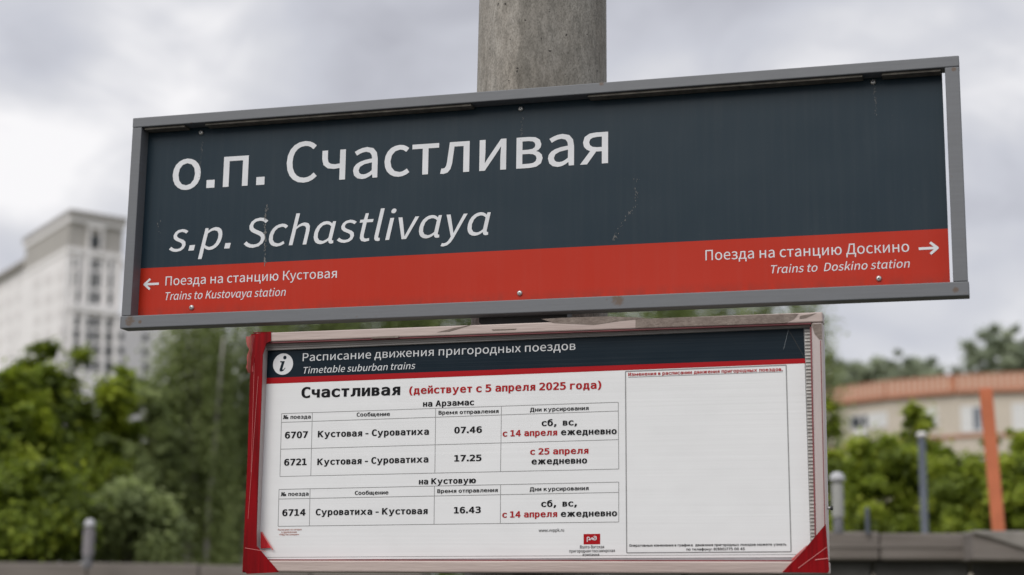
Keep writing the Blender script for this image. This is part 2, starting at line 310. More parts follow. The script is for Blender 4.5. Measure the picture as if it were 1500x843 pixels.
GLYPHS = {
    'S': {
        ' ': (157, []),
        '-': (243, [[(32, 172), (211, 172), (211, 221), (32, 221)]]),
        '.': (195, [[(97, -9), (121, -3), (137, 14), (144, 39), (137, 65), (121, 82), (97, 88), (74, 82), (57, 65), (51, 39), (57, 14), (74, -3)]]),
        'D': (482, [[(71, 0), (202, 0), (286, 11), (353, 44), (401, 97), (430, 169), (440, 258), (430, 348), (401, 419), (352, 471), (285, 503), (199, 513), (71, 513)], [(135, 53), (135, 461), (193, 461), (259, 452), (309, 427), (345, 386), (367, 329), (374, 258), (367, 187), (345, 130), (309, 88), (259, 62), (193, 53)]]),
        'K': (453, [[(71, 0), (135, 0), (135, 162), (223, 268), (377, 0), (450, 0), (264, 319), (425, 513), (352, 513), (137, 256), (135, 256), (135, 513), (71, 513)]]),
        'S': (418, [[(213, -9), (306, 11), (366, 63), (387, 137), (373, 200), (335, 244), (282, 274), (209, 305), (169, 324), (137, 350), (123, 391), (135, 431), (168, 457), (219, 466), (264, 460), (302, 443), (336, 418), (370, 459), (328, 492), (277, 514), (219, 522), (136, 505), (79, 457), (57, 387), (74, 324), (114, 281), (162, 255), (235, 223), (279, 201), (310, 174), (321, 131), (309, 87), (272, 58), (214, 48), (161, 56), (113, 78), (72, 111), (34, 67), (84, 26), (144, 0)]]),
        'T': (420, [[(177, 0), (242, 0), (242, 459), (398, 459), (398, 513), (22, 513), (22, 459), (177, 459)]]),
        'b': (433, [[(232, -9), (282, 0), (327, 26), (364, 68), (388, 125), (397, 196), (391, 261), (372, 315), (341, 356), (299, 381), (246, 390), (204, 383), (163, 364), (126, 337), (129, 405), (129, 557), (64, 557), (64, 0), (116, 0), (121, 39), (124, 39), (159, 13), (196, -3)], [(221, 45), (193, 48), (162, 61), (129, 84), (129, 284), (164, 313), (197, 330), (230, 336), (288, 318), (321, 270), (331, 195), (316, 115), (278, 63)]]),
        'c': (358, [[(214, -9), (259, -3), (300, 13), (338, 39), (310, 82), (283, 63), (253, 49), (220, 44), (158, 62), (117, 113), (102, 190), (118, 267), (160, 318), (222, 336), (250, 332), (275, 320), (298, 303), (330, 345), (300, 367), (264, 384), (219, 390), (163, 381), (112, 356), (73, 315), (46, 259), (36, 190), (45, 121), (70, 65), (108, 25), (157, -1)]]),
        'e': (388, [[(218, -9), (266, -4), (308, 10), (343, 29), (321, 72), (292, 56), (260, 46), (225, 42), (162, 58), (118, 104), (99, 175), (356, 175), (359, 211), (341, 306), (289, 368), (207, 390), (156, 381), (109, 355), (71, 314), (46, 258), (36, 190), (46, 121), (71, 66), (111, 25), (161, 0)], [(99, 221), (119, 285), (157, 325), (208, 339), (259, 325), (291, 286), (303, 221)]]),
        'h': (425, [[(64, 0), (129, 0), (129, 276), (164, 308), (197, 328), (232, 334), (274, 324), (297, 291), (305, 232), (305, 0), (368, 0), (368, 241), (356, 323), (318, 373), (252, 390), (204, 381), (163, 358), (126, 326), (129, 405), (129, 557), (64, 557)]]),
        'i': (193, [[(64, 0), (129, 0), (129, 380), (64, 380)], [(97, 459), (119, 464), (134, 479), (139, 501), (134, 523), (119, 537), (97, 543), (75, 537), (60, 523), (55, 501), (60, 479), (75, 464)]]),
        'k': (387, [[(64, 0), (127, 0), (127, 100), (199, 183), (310, 0), (380, 0), (236, 227), (363, 380), (291, 380), (130, 180), (127, 180), (127, 557), (64, 557)]]),
        'l': (199, [[(132, -9), (169, -4), (160, 46), (146, 44), (137, 47), (131, 56), (129, 71), (129, 557), (64, 557), (64, 76), (71, 30), (93, 1)]]),
        'm': (649, [[(64, 0), (129, 0), (129, 276), (162, 308), (194, 328), (224, 334), (264, 324), (287, 291), (295, 232), (295, 0), (359, 0), (359, 276), (393, 308), (424, 328), (454, 334), (494, 324), (518, 291), (525, 232), (525, 0), (589, 0), (589, 241), (576, 323), (538, 373), (474, 390), (429, 381), (388, 355), (348, 317), (327, 356), (293, 381), (243, 390), (200, 381), (160, 358), (125, 325), (123, 325), (117, 380), (64, 380)]]),
        'n': (428, [[(64, 0), (129, 0), (129, 276), (164, 308), (197, 328), (232, 334), (274, 324), (297, 291), (305, 232), (305, 0), (368, 0), (368, 241), (356, 323), (318, 373), (252, 390), (204, 381), (162, 358), (125, 325), (123, 325), (117, 380), (64, 380)]]),
        'o': (425, [[(212, -9), (266, -1), (314, 25), (353, 65), (379, 121), (388, 190), (379, 259), (353, 315), (314, 356), (266, 381), (212, 390), (158, 381), (110, 356), (71, 315), (46, 259), (36, 190), (46, 121), (71, 65), (110, 25), (158, -1)], [(212, 44), (154, 62), (116, 113), (102, 190), (116, 267), (154, 318), (212, 336), (270, 318), (309, 267), (323, 190), (309, 113), (270, 62)]]),
        'p': (435, [[(64, -160), (129, -160), (129, -32), (127, 35), (162, 11), (197, -4), (232, -9), (282, 0), (327, 26), (364, 68), (388, 125), (397, 196), (391, 261), (372, 315), (341, 356), (299, 381), (246, 390), (202, 382), (162, 363), (125, 336), (123, 336), (117, 380), (64, 380)], [(221, 45), (194, 48), (162, 61), (129, 84), (129, 284), (164, 313), (198, 330), (230, 336), (288, 318), (321, 270), (331, 195), (316, 115), (278, 63)]]),
        'r': (272, [[(64, 0), (129, 0), (129, 244), (158, 296), (191, 324), (224, 333), (261, 326), (273, 382), (232, 390), (192, 380), (155, 353), (125, 311), (123, 311), (117, 380), (64, 380)]]),
        's': (328, [[(164, -9), (239, 6), (286, 47), (302, 104), (284, 161), (241, 196), (186, 219), (146, 235), (116, 256), (104, 285), (112, 313), (135, 333), (175, 340), (207, 336), (235, 324), (261, 307), (292, 347), (259, 368), (219, 384), (174, 390), (103, 375), (59, 337), (43, 282), (60, 229), (102, 195), (154, 172), (195, 155), (228, 133), (241, 100), (233, 70), (208, 49), (166, 41), (124, 46), (87, 62), (53, 86), (22, 43), (63, 16), (111, -2)]]),
        't': (264, [[(183, -9), (254, 5), (242, 53), (198, 43), (163, 51), (145, 76), (139, 116), (139, 328), (243, 328), (243, 380), (139, 380), (139, 487), (86, 487), (79, 380), (19, 377), (19, 328), (76, 328), (76, 118), (86, 51), (120, 7)]]),
        'u': (425, [[(176, -9), (223, 0), (264, 23), (301, 60), (303, 60), (308, 0), (361, 0), (361, 380), (298, 380), (298, 111), (263, 74), (231, 53), (195, 46), (154, 57), (131, 89), (123, 147), (123, 380), (59, 380), (59, 139), (71, 58), (110, 8)]]),
        'v': (365, [[(146, 0), (221, 0), (356, 380), (293, 380), (221, 164), (186, 52), (182, 52), (147, 164), (76, 380), (9, 380)]]),
        'w': (562, [[(125, 0), (199, 0), (253, 204), (279, 314), (282, 314), (308, 205), (363, 0), (440, 0), (543, 380), (482, 380), (426, 160), (403, 55), (400, 55), (373, 160), (314, 380), (251, 380), (192, 160), (167, 55), (163, 55), (141, 160), (84, 380), (19, 380)]]),
        'y': (365, [[(71, -164), (135, -146), (181, -99), (213, -32), (356, 380), (293, 380), (225, 169), (194, 62), (190, 62), (153, 169), (76, 380), (9, 380), (162, -1), (153, -29), (134, -72), (105, -101), (68, -111), (39, -105), (26, -156)]]),
        'ɑ': (438, [[(194, -9), (239, -1), (278, 19), (311, 46), (313, 46), (324, 14), (344, -4), (373, -9), (408, -4), (399, 46), (387, 44), (378, 47), (372, 56), (370, 71), (370, 380), (318, 380), (312, 343), (311, 343), (278, 369), (243, 385), (203, 390), (152, 381), (107, 355), (70, 314), (46, 258), (37, 190), (44, 120), (65, 65), (98, 24), (141, -1)], [(208, 45), (151, 62), (115, 112), (103, 190), (118, 267), (157, 318), (213, 336), (244, 332), (274, 319), (305, 296), (305, 97), (274, 68), (242, 50)]]),
        'В': (461, [[(71, 0), (234, 0), (298, 6), (352, 24), (393, 54), (419, 96), (429, 151), (415, 211), (378, 252), (324, 273), (324, 277), (365, 301), (390, 340), (399, 388), (376, 461), (315, 501), (223, 513), (71, 513)], [(135, 296), (135, 462), (214, 462), (281, 454), (322, 428), (335, 380), (323, 334), (283, 306), (211, 296)], [(135, 52), (135, 245), (225, 245), (301, 235), (349, 205), (365, 153), (348, 96), (300, 63), (225, 52)]]),
        'Д': (499, [[(84, 0), (415, 0), (415, -147), (471, -147), (479, 16), (479, 55), (422, 55), (422, 513), (162, 513), (116, 239), (90, 133), (66, 77), (44, 55), (20, 55), (20, 16), (27, -147), (84, -147)], [(117, 55), (138, 95), (157, 152), (174, 229), (212, 459), (356, 459), (356, 55)]]),
        'К': (454, [[(71, 0), (135, 0), (135, 244), (223, 244), (382, 0), (452, 0), (275, 273), (343, 396), (369, 438), (390, 457), (410, 461), (429, 459), (440, 518), (411, 522), (371, 515), (335, 487), (296, 427), (224, 297), (135, 297), (135, 513), (71, 513)]]),
        'П': (505, [[(71, 0), (135, 0), (135, 459), (370, 459), (370, 0), (434, 0), (434, 513), (71, 513)]]),
        'Р': (444, [[(71, 0), (135, 0), (135, 204), (220, 204), (283, 211), (335, 229), (375, 260), (400, 305), (409, 363), (400, 421), (374, 464), (334, 493), (281, 508), (217, 513), (71, 513)], [(135, 257), (135, 461), (209, 461), (284, 452), (329, 421), (345, 363), (330, 303), (286, 268), (211, 257)]]),
        'С': (447, [[(264, -9), (325, 0), (377, 25), (422, 64), (386, 106), (351, 74), (312, 55), (267, 48), (213, 57), (168, 85), (135, 128), (114, 187), (107, 258), (115, 329), (136, 387), (170, 430), (215, 456), (269, 466), (310, 460), (344, 443), (374, 417), (409, 459), (373, 490), (326, 513), (268, 522), (195, 511), (132, 477), (83, 422), (52, 348), (41, 256), (52, 165), (82, 91), (130, 36), (192, 2)]]),
        'а': (395, [[(152, -9), (197, -2), (240, 18), (278, 46), (280, 46), (286, 0), (338, 0), (338, 234), (325, 316), (282, 371), (207, 390), (148, 382), (98, 363), (57, 340), (82, 296), (115, 316), (154, 331), (196, 337), (244, 323), (268, 288), (275, 241), (188, 227), (123, 207), (77, 179), (50, 144), (41, 99), (56, 40), (95, 4)], [(170, 43), (136, 49), (112, 68), (103, 103), (119, 146), (173, 178), (275, 198), (275, 92), (239, 65), (205, 48)]]),
        'в': (397, [[(64, 0), (217, 0), (295, 11), (348, 47), (367, 109), (356, 154), (327, 184), (287, 200), (287, 202), (321, 219), (343, 247), (350, 284), (333, 339), (284, 371), (210, 380), (64, 380)], [(127, 221), (127, 335), (204, 335), (252, 328), (279, 309), (288, 278), (279, 248), (250, 228), (200, 221)], [(127, 46), (127, 175), (206, 175), (260, 167), (293, 146), (304, 113), (294, 76), (262, 53), (209, 46)]]),
        'г': (322, [[(64, 0), (129, 0), (129, 328), (301, 328), (301, 380), (64, 380)]]),
        'д': (416, [[(77, 0), (337, 0), (337, -134), (392, -134), (398, 12), (398, 52), (343, 52), (343, 380), (108, 380), (88, 211), (72, 118), (54, 71), (34, 52), (15, 52), (15, 12), (22, -134), (77, -134)], [(102, 52), (119, 85), (133, 134), (144, 200), (158, 328), (279, 328), (279, 52)]]),
        'е': (388, [[(218, -9), (266, -4), (308, 10), (343, 29), (321, 72), (292, 56), (260, 46), (225, 42), (162, 58), (118, 104), (99, 175), (356, 175), (359, 211), (341, 306), (289, 368), (207, 390), (156, 381), (109, 355), (71, 314), (46, 258), (36, 190), (46, 121), (71, 66), (111, 25), (161, 0)], [(99, 221), (119, 285), (157, 325), (208, 339), (259, 325), (291, 286), (303, 221)]]),
        'ж': (533, [[(11, 0), (79, 0), (175, 172), (237, 172), (237, 0), (295, 0), (295, 172), (357, 172), (452, 0), (522, 0), (402, 199), (433, 276), (450, 309), (468, 324), (487, 328), (500, 326), (511, 386), (489, 390), (451, 383), (418, 359), (389, 309), (355, 223), (295, 223), (295, 380), (237, 380), (237, 223), (177, 223), (143, 309), (114, 359), (81, 383), (43, 390), (20, 386), (32, 326), (45, 328), (64, 324), (82, 309), (99, 276), (130, 199)]]),
        'з': (358, [[(173, -9), (249, 5), (304, 44), (326, 105), (315, 151), (287, 182), (246, 199), (246, 202), (281, 223), (302, 252), (310, 287), (290, 345), (240, 379), (172, 390), (120, 385), (77, 370), (39, 347), (64, 305), (95, 324), (128, 335), (168, 339), (209, 332), (237, 313), (247, 281), (237, 249), (207, 228), (156, 221), (112, 221), (112, 175), (165, 175), (218, 168), (251, 146), (262, 111), (249, 74), (215, 50), (167, 42), (129, 46), (92, 58), (57, 80), (29, 39), (74, 10), (122, -5)]]),
        'и': (442, [[(64, 0), (124, 0), (268, 218), (319, 300), (322, 300), (315, 159), (315, 0), (377, 0), (377, 380), (318, 380), (174, 162), (123, 81), (120, 81), (127, 221), (127, 380), (64, 380)]]),
        'к': (390, [[(64, 0), (129, 0), (129, 172), (203, 172), (310, 0), (379, 0), (250, 200), (283, 276), (301, 310), (319, 324), (338, 328), (350, 326), (361, 386), (339, 390), (301, 384), (269, 360), (239, 309), (202, 223), (129, 223), (129, 380), (64, 380)]]),
        'л': (416, [[(43, -9), (91, 5), (124, 47), (143, 117), (168, 328), (286, 328), (286, 0), (351, 0), (351, 380), (118, 380), (88, 133), (78, 87), (61, 61), (37, 53), (20, 55), (8, -4)]]),
        'м': (496, [[(64, 0), (122, 0), (122, 172), (115, 303), (118, 303), (153, 213), (227, 36), (269, 36), (342, 213), (377, 303), (380, 303), (373, 172), (373, 0), (431, 0), (431, 380), (358, 380), (285, 202), (251, 109), (247, 109), (213, 202), (138, 380), (64, 380)]]),
        'н': (441, [[(64, 0), (129, 0), (129, 169), (312, 169), (312, 0), (375, 0), (375, 380), (312, 380), (312, 225), (129, 225), (129, 380), (64, 380)]]),
        'о': (425, [[(212, -9), (266, -1), (314, 25), (353, 65), (379, 121), (388, 190), (379, 259), (353, 315), (314, 356), (266, 381), (212, 390), (158, 381), (110, 356), (71, 315), (46, 259), (36, 190), (46, 121), (71, 65), (110, 25), (158, -1)], [(212, 44), (154, 62), (116, 113), (102, 190), (116, 267), (154, 318), (212, 336), (270, 318), (309, 267), (323, 190), (309, 113), (270, 62)]]),
        'п': (433, [[(64, 0), (129, 0), (129, 328), (305, 328), (305, 0), (368, 0), (368, 380), (64, 380)]]),
        'р': (435, [[(64, -160), (129, -160), (129, -32), (127, 35), (162, 11), (197, -4), (232, -9), (282, 0), (327, 26), (364, 68), (388, 125), (397, 196), (391, 261), (372, 315), (341, 356), (299, 381), (246, 390), (202, 382), (162, 363), (125, 336), (123, 336), (117, 380), (64, 380)], [(221, 45), (194, 48), (162, 61), (129, 84), (129, 284), (164, 313), (198, 330), (230, 336), (288, 318), (321, 270), (331, 195), (316, 115), (278, 63)]]),
        'с': (358, [[(214, -9), (259, -3), (300, 13), (338, 39), (310, 82), (283, 63), (253, 49), (220, 44), (158, 62), (117, 113), (102, 190), (118, 267), (160, 318), (222, 336), (250, 332), (275, 320), (298, 303), (330, 345), (300, 367), (264, 384), (219, 390), (163, 381), (112, 356), (73, 315), (46, 259), (36, 190), (45, 121), (70, 65), (108, 25), (157, -1)]]),
        'т': (360, [[(148, 0), (211, 0), (211, 328), (340, 328), (340, 380), (20, 380), (20, 328), (148, 328)]]),
        'у': (365, [[(71, -164), (135, -146), (181, -99), (213, -32), (356, 380), (293, 380), (225, 169), (194, 62), (190, 62), (153, 169), (76, 380), (9, 380), (162, -1), (153, -29), (134, -72), (105, -101), (68, -111), (39, -105), (26, -156)]]),
        'х': (349, [[(11, 0), (78, 0), (129, 89), (167, 157), (171, 157), (212, 89), (268, 0), (338, 0), (213, 192), (328, 380), (262, 380), (215, 297), (181, 233), (178, 233), (141, 297), (90, 380), (20, 380), (136, 198)]]),
        'ц': (434, [[(357, -134), (412, -134), (418, 12), (418, 52), (363, 52), (363, 380), (299, 380), (299, 52), (129, 52), (129, 380), (64, 380), (64, 0), (357, 0)]]),
        'ч': (401, [[(272, 0), (336, 0), (336, 380), (272, 380), (272, 203), (211, 196), (154, 204), (121, 230), (110, 276), (110, 380), (47, 380), (47, 276), (65, 200), (116, 157), (197, 144), (272, 151)]]),
        'ы': (528, [[(64, 0), (182, 0), (261, 13), (314, 52), (333, 121), (314, 189), (261, 228), (182, 240), (129, 240), (129, 380), (64, 380)], [(129, 51), (129, 190), (175, 190), (229, 183), (261, 160), (271, 121), (261, 82), (229, 59), (175, 51)], [(399, 0), (463, 0), (463, 380), (399, 380)]]),
        'ю': (578, [[(374, 44), (319, 62), (283, 113), (270, 190), (283, 267), (319, 318), (374, 336), (428, 318), (463, 267), (475, 190), (463, 113), (428, 62)], [(377, -9), (429, -1), (474, 25), (510, 65), (533, 121), (541, 190), (533, 259), (510, 315), (474, 356), (429, 381), (377, 390), (298, 370), (240, 314), (211, 223), (129, 223), (129, 380), (64, 380), (64, 0), (129, 0), (129, 167), (210, 167), (222, 106), (247, 57), (282, 21), (326, -2)]]),
        'я': (402, [[(214, 197), (163, 205), (130, 228), (118, 266), (130, 303), (163, 324), (214, 331), (274, 331), (274, 197)], [(25, 0), (97, 0), (202, 151), (204, 151), (274, 151), (274, 0), (338, 0), (338, 380), (203, 380), (127, 370), (74, 334), (55, 268), (66, 216), (97, 180), (141, 159)]]),
    },
    'V': {
        '(': (859, [[(616, 1082), (581, 1019), (550, 955), (522, 892), (498, 829), (478, 766), (462, 702), (449, 639), (440, 576), (434, 512), (432, 448), (434, 384), (440, 320), (449, 257), (462, 194), (478, 130), (498, 67), (522, 3), (550, -60), (581, -124), (616, -188), (505, -188), (465, -122), (429, -57), (398, 8), (371, 72), (348, 135), (330, 198), (315, 260), (305, 323), (299, 385), (297, 448), (299, 510), (305, 572), (315, 635), (330, 698), (348, 760), (371, 824), (398, 887), (429, 952), (465, 1017), (505, 1082)]]),
        ')': (859, [[(242, 1082), (354, 1082), (394, 1017), (429, 952), (461, 887), (488, 824), (510, 760), (529, 698), (543, 635), (554, 572), (560, 510), (562, 448), (560, 385), (554, 322), (543, 259), (529, 197), (510, 134), (488, 70), (461, 7), (429, -58), (394, -123), (354, -188), (242, -188), (278, -124), (309, -59), (337, 5), (360, 68), (381, 132), (397, 195), (410, 258), (419, 321), (424, 385), (426, 448), (424, 511), (419, 575), (410, 638), (397, 701), (381, 765), (360, 828), (337, 891), (309, 955), (278, 1018)]]),
        ',': (859, [[(350, 211), (525, 211), (525, 67), (388, -200), (281, -200), (350, 67)]]),
        '-': (859, [[(248, 448), (611, 448), (611, 334), (248, 334)]]),
        '.': (859, [[(341, 212), (516, 212), (516, 0), (341, 0)]]),
        '0': (859, [[(336, 522), (339, 547), (348, 569), (363, 588), (382, 604), (404, 613), (428, 616), (452, 613), (475, 604), (494, 588), (510, 569), (519, 547), (522, 522), (519, 498), (510, 476), (495, 456), (475, 441), (453, 432), (428, 429), (403, 432), (381, 441), (362, 455), (348, 475), (339, 497)], [(429, 947), (369, 935), (320, 900), (282, 841), (265, 794), (251, 739), (242, 674), (236, 601), (234, 519), (236, 437), (242, 364), (251, 299), (265, 244), (282, 197), (320, 138), (369, 103), (429, 91), (489, 103), (538, 138), (576, 197), (594, 244), (607, 299), (617, 364), (623, 437), (625, 519), (623, 601), (617, 674), (607, 739), (594, 794), (576, 841), (538, 900), (489, 935)], [(429, 1058), (492, 1053), (549, 1037), (599, 1009), (643, 971), (681, 922), (711, 862), (735, 792), (752, 711), (763, 620), (766, 519), (763, 418), (752, 327), (735, 246), (711, 176), (681, 116), (643, 67), (599, 29), (549, 2), (492, -15), (429, -20), (366, -15), (309, 2), (259, 29), (215, 67), (178, 116), (147, 176), (123, 246), (106, 327), (96, 418), (93, 519), (96, 620), (106, 711), (123, 792), (147, 862), (178, 922), (215, 971), (259, 1009), (309, 1037), (366, 1053)]]),
        '1': (859, [[(188, 118), (407, 118), (407, 913), (171, 860), (171, 988), (405, 1040), (546, 1040), (546, 118), (762, 118), (762, 0), (188, 0)]]),
        '2': (859, [[(260, 118), (737, 118), (737, 0), (106, 0), (106, 118), (334, 361), (468, 509), (562, 647), (576, 682), (584, 718), (586, 754), (581, 808), (564, 854), (535, 891), (497, 918), (450, 935), (395, 940), (262, 917), (114, 847), (114, 990), (255, 1041), (392, 1058), (451, 1055), (505, 1046), (554, 1029), (598, 1007), (638, 977), (689, 918), (720, 847), (731, 765), (727, 720), (717, 675), (700, 631), (675, 585), (641, 536), (599, 483), (486, 358)]]),
        '3': (859, [[(540, 556), (603, 534), (656, 501), (697, 460), (727, 410), (745, 352), (751, 287), (748, 232), (736, 182), (717, 137), (690, 97), (655, 62), (613, 32), (566, 9), (513, -7), (453, -17), (388, -20), (242, -7), (95, 31), (95, 171), (235, 116), (373, 98), (444, 104), (503, 121), (550, 150), (585, 190), (605, 240), (612, 301), (605, 357), (585, 405), (550, 445), (504, 474), (448, 492), (382, 498), (275, 498), (275, 614), (382, 614), (442, 618), (492, 632), (533, 656), (564, 688), (582, 727), (588, 774), (582, 824), (565, 865), (537, 897), (499, 921), (451, 935), (393, 940), (265, 926), (127, 884), (127, 1014), (277, 1047), (393, 1058), (452, 1055), (505, 1046), (554, 1031), (597, 1010), (636, 982), (687, 926), (717, 858), (727, 780), (722, 726), (706, 678), (679, 637), (643, 603), (596, 576)]]),
        '4': (859, [[(512, 912), (184, 362), (512, 362)], [(489, 1040), (652, 1040), (652, 362), (790, 362), (790, 248), (652, 248), (652, 0), (512, 0), (512, 248), (71, 248), (71, 381)]]),
        '5': (859, [[(144, 1040), (671, 1040), (671, 921), (272, 921), (272, 666), (333, 682), (393, 687), (455, 684), (512, 672), (563, 653), (609, 626), (650, 592), (684, 551), (710, 505), (729, 453), (741, 396), (744, 334), (740, 271), (729, 213), (709, 161), (681, 115), (645, 75), (603, 40), (554, 14), (500, -5), (440, -16), (374, -20), (222, -9), (100, 24), (100, 167), (228, 115), (361, 98), (432, 105), (492, 125), (540, 159), (575, 206), (596, 264), (603, 334), (596, 402), (574, 460), (538, 507), (489, 541), (428, 562), (357, 569), (247, 556), (144, 517)]]),
        '6': (859, [[(690, 1017), (690, 887), (597, 927), (494, 940), (412, 929), (344, 895), (291, 839), (266, 795), (247, 744), (233, 685), (225, 618), (222, 543), (247, 586), (278, 622), (315, 650), (356, 671), (401, 683), (451, 687), (508, 684), (560, 673), (607, 654), (648, 628), (683, 595), (713, 555), (736, 509), (753, 457), (763, 398), (766, 334), (763, 269), (752, 211), (735, 159), (712, 113), (681, 72), (644, 39), (602, 13), (554, -5), (501, -16), (442, -20), (374, -15), (313, 1), (260, 27), (214, 63), (177, 110), (147, 168), (123, 237), (106, 319), (96, 413), (93, 519), (97, 619), (109, 709), (129, 790), (157, 860), (194, 920), (238, 970), (290, 1009), (348, 1036), (414, 1053), (487, 1058), (591, 1048)], [(439, 577), (384, 570), (337, 549), (298, 513), (269, 464), (252, 404), (247, 334), (252, 263), (269, 203), (298, 155), (337, 119), (384, 97), (439, 90), (497, 97), (543, 117), (580, 151), (606, 199), (622, 260), (627, 334), (622, 408), (606, 469), (580, 516), (543, 550), (497, 570)]]),
        '7': (859, [[(97, 1040), (751, 1040), (751, 980), (380, 0), (233, 0), (595, 921), (97, 921)]]),
        '8': (859, [[(429, 494), (371, 488), (323, 470), (284, 441), (255, 401), (238, 352), (233, 292), (238, 233), (256, 183), (284, 143), (324, 114), (372, 96), (429, 90), (487, 96), (536, 113), (575, 142), (603, 182), (620, 232), (626, 292), (620, 351), (603, 401), (574, 441), (535, 470), (487, 488)], [(306, 552), (251, 572), (204, 601), (166, 638), (138, 683), (121, 733), (116, 789), (125, 866), (153, 932), (200, 986), (236, 1012), (277, 1032), (323, 1047), (373, 1056), (429, 1058), (485, 1056), (536, 1047), (582, 1032), (623, 1012), (659, 986), (706, 932), (734, 866), (743, 789), (737, 733), (721, 683), (693, 638), (655, 601), (608, 572), (552, 552), (616, 532), (670, 501), (712, 460), (743, 409), (761, 348), (767, 279), (757, 192), (727, 119), (678, 59), (639, 31), (595, 8), (545, -7), (490, -17), (429, -20), (368, -17), (313, -8), (263, 8), (219, 30), (181, 59), (131, 118), (101, 191), (91, 278), (97, 348), (116, 408), (147, 459), (189, 501), (242, 532)], [(256, 776), (261, 724), (275, 682), (300, 648), (334, 624), (377, 609), (429, 604), (481, 609), (524, 624), (558, 648), (583, 682), (598, 724), (603, 776), (598, 828), (583, 871), (559, 905), (525, 930), (481, 945), (429, 950), (377, 945), (334, 930), (300, 905), (275, 871), (261, 828)]]),
        '9': (859, [[(415, 461), (471, 468), (518, 490), (556, 526), (584, 574), (602, 634), (607, 705), (602, 775), (584, 835), (556, 884), (518, 920), (471, 941), (415, 948), (358, 942), (311, 921), (274, 887), (248, 839), (232, 779), (227, 705), (232, 631), (248, 570), (274, 522), (311, 488), (358, 468)], [(164, 22), (164, 151), (258, 112), (361, 98), (443, 109), (510, 143), (563, 199), (588, 243), (607, 295), (621, 354), (629, 421), (632, 495), (607, 452), (576, 417), (540, 388), (498, 368), (453, 355), (404, 351), (346, 355), (294, 366), (248, 384), (207, 410), (171, 444), (141, 484), (118, 530), (102, 583), (92, 641), (88, 706), (92, 770), (102, 828), (119, 880), (143, 926), (173, 966), (210, 999), (252, 1025), (300, 1044), (353, 1055), (412, 1058), (481, 1053), (542, 1038), (595, 1012), (640, 975), (678, 928), (708, 870), (732, 800), (748, 718), (758, 625), (762, 519), (758, 419), (746, 329), (725, 249), (697, 178), (661, 118), (616, 68), (565, 30), (506, 2), (440, -15), (366, -20), (264, -9)]]),
        ':': (859, [[(341, 740), (516, 740), (516, 529), (341, 529)], [(341, 212), (516, 212), (516, 0), (341, 0)]]),
        '«': (859, [[(409, 737), (409, 604), (200, 418), (409, 231), (409, 98), (83, 389), (83, 446)], [(726, 737), (726, 604), (516, 418), (726, 231), (726, 98), (399, 389), (399, 446)]]),
        '»': (859, [[(451, 737), (777, 446), (777, 389), (451, 98), (451, 231), (660, 418), (451, 604)], [(134, 737), (461, 446), (461, 389), (134, 98), (134, 231), (344, 418), (134, 604)]]),
        'А': (859, [[(429, 916), (281, 384), (577, 384)], [(344, 1040), (515, 1040), (833, 0), (687, 0), (611, 271), (247, 271), (171, 0), (26, 0)]]),
        'В': (859, [[(257, 497), (257, 116), (423, 116), (497, 120), (556, 135), (598, 158), (627, 193), (645, 240), (650, 299), (644, 361), (626, 411), (595, 449), (552, 475), (495, 491), (423, 497)], [(257, 924), (257, 611), (421, 611), (482, 615), (531, 628), (568, 650), (593, 681), (608, 723), (614, 776), (609, 823), (594, 861), (569, 889), (532, 909), (483, 920), (421, 924)], [(116, 1040), (423, 1040), (484, 1037), (539, 1029), (588, 1015), (632, 996), (669, 971), (717, 918), (746, 853), (756, 776), (751, 717), (735, 667), (710, 625), (674, 593), (629, 570), (573, 556), (636, 540), (690, 511), (734, 469), (766, 417), (785, 355), (792, 286), (781, 199), (751, 128), (699, 72), (658, 46), (611, 26), (555, 12), (493, 3), (423, 0), (116, 0)]]),
        'Д': (859, [[(751, 118), (836, 118), (836, -224), (717, -224), (717, 0), (141, 0), (141, -224), (23, -224), (23, 118), (77, 118), (98, 144), (118, 221), (137, 350), (158, 715), (158, 1040), (751, 1040)], [(610, 921), (299, 921), (299, 714), (280, 359), (257, 149), (253, 134), (257, 125), (268, 120), (286, 118), (610, 118)]]),
        'Ж': (859, [[(364, 1040), (494, 1040), (494, 625), (692, 1040), (836, 1040), (636, 620), (848, 0), (711, 0), (556, 453), (494, 323), (494, 0), (364, 0), (364, 323), (302, 453), (148, 0), (10, 0), (222, 620), (22, 1040), (166, 1040), (364, 625)]]),
        'З': (859, [[(540, 556), (603, 534), (656, 501), (697, 460), (727, 410), (745, 352), (751, 287), (748, 232), (736, 182), (717, 137), (690, 97), (655, 62), (613, 32), (566, 9), (513, -7), (453, -17), (388, -20), (242, -7), (95, 31), (95, 171), (235, 116), (373, 98), (444, 104), (503, 121), (550, 150), (585, 190), (605, 240), (612, 301), (605, 357), (585, 405), (550, 445), (504, 474), (448, 492), (382, 498), (275, 498), (275, 614), (382, 614), (442, 618), (492, 632), (533, 656), (564, 688), (582, 727), (588, 774), (582, 824), (565, 865), (537, 897), (499, 921), (451, 935), (393, 940), (265, 926), (127, 884), (127, 1014), (277, 1047), (393, 1058), (452, 1055), (505, 1046), (554, 1031), (597, 1010), (636, 982), (687, 926), (717, 858), (727, 780), (722, 726), (706, 678), (679, 637), (643, 603), (596, 576)]]),
        'И': (859, [[(97, 0), (97, 1040), (233, 1040), (233, 184), (584, 1040), (762, 1040), (762, 0), (626, 0), (626, 856), (275, 0)]]),
        'К': (859, [[(95, 1040), (237, 1040), (237, 577), (676, 1040), (841, 1040), (437, 615), (853, 0), (683, 0), (344, 521), (237, 407), (237, 0), (95, 0)]]),
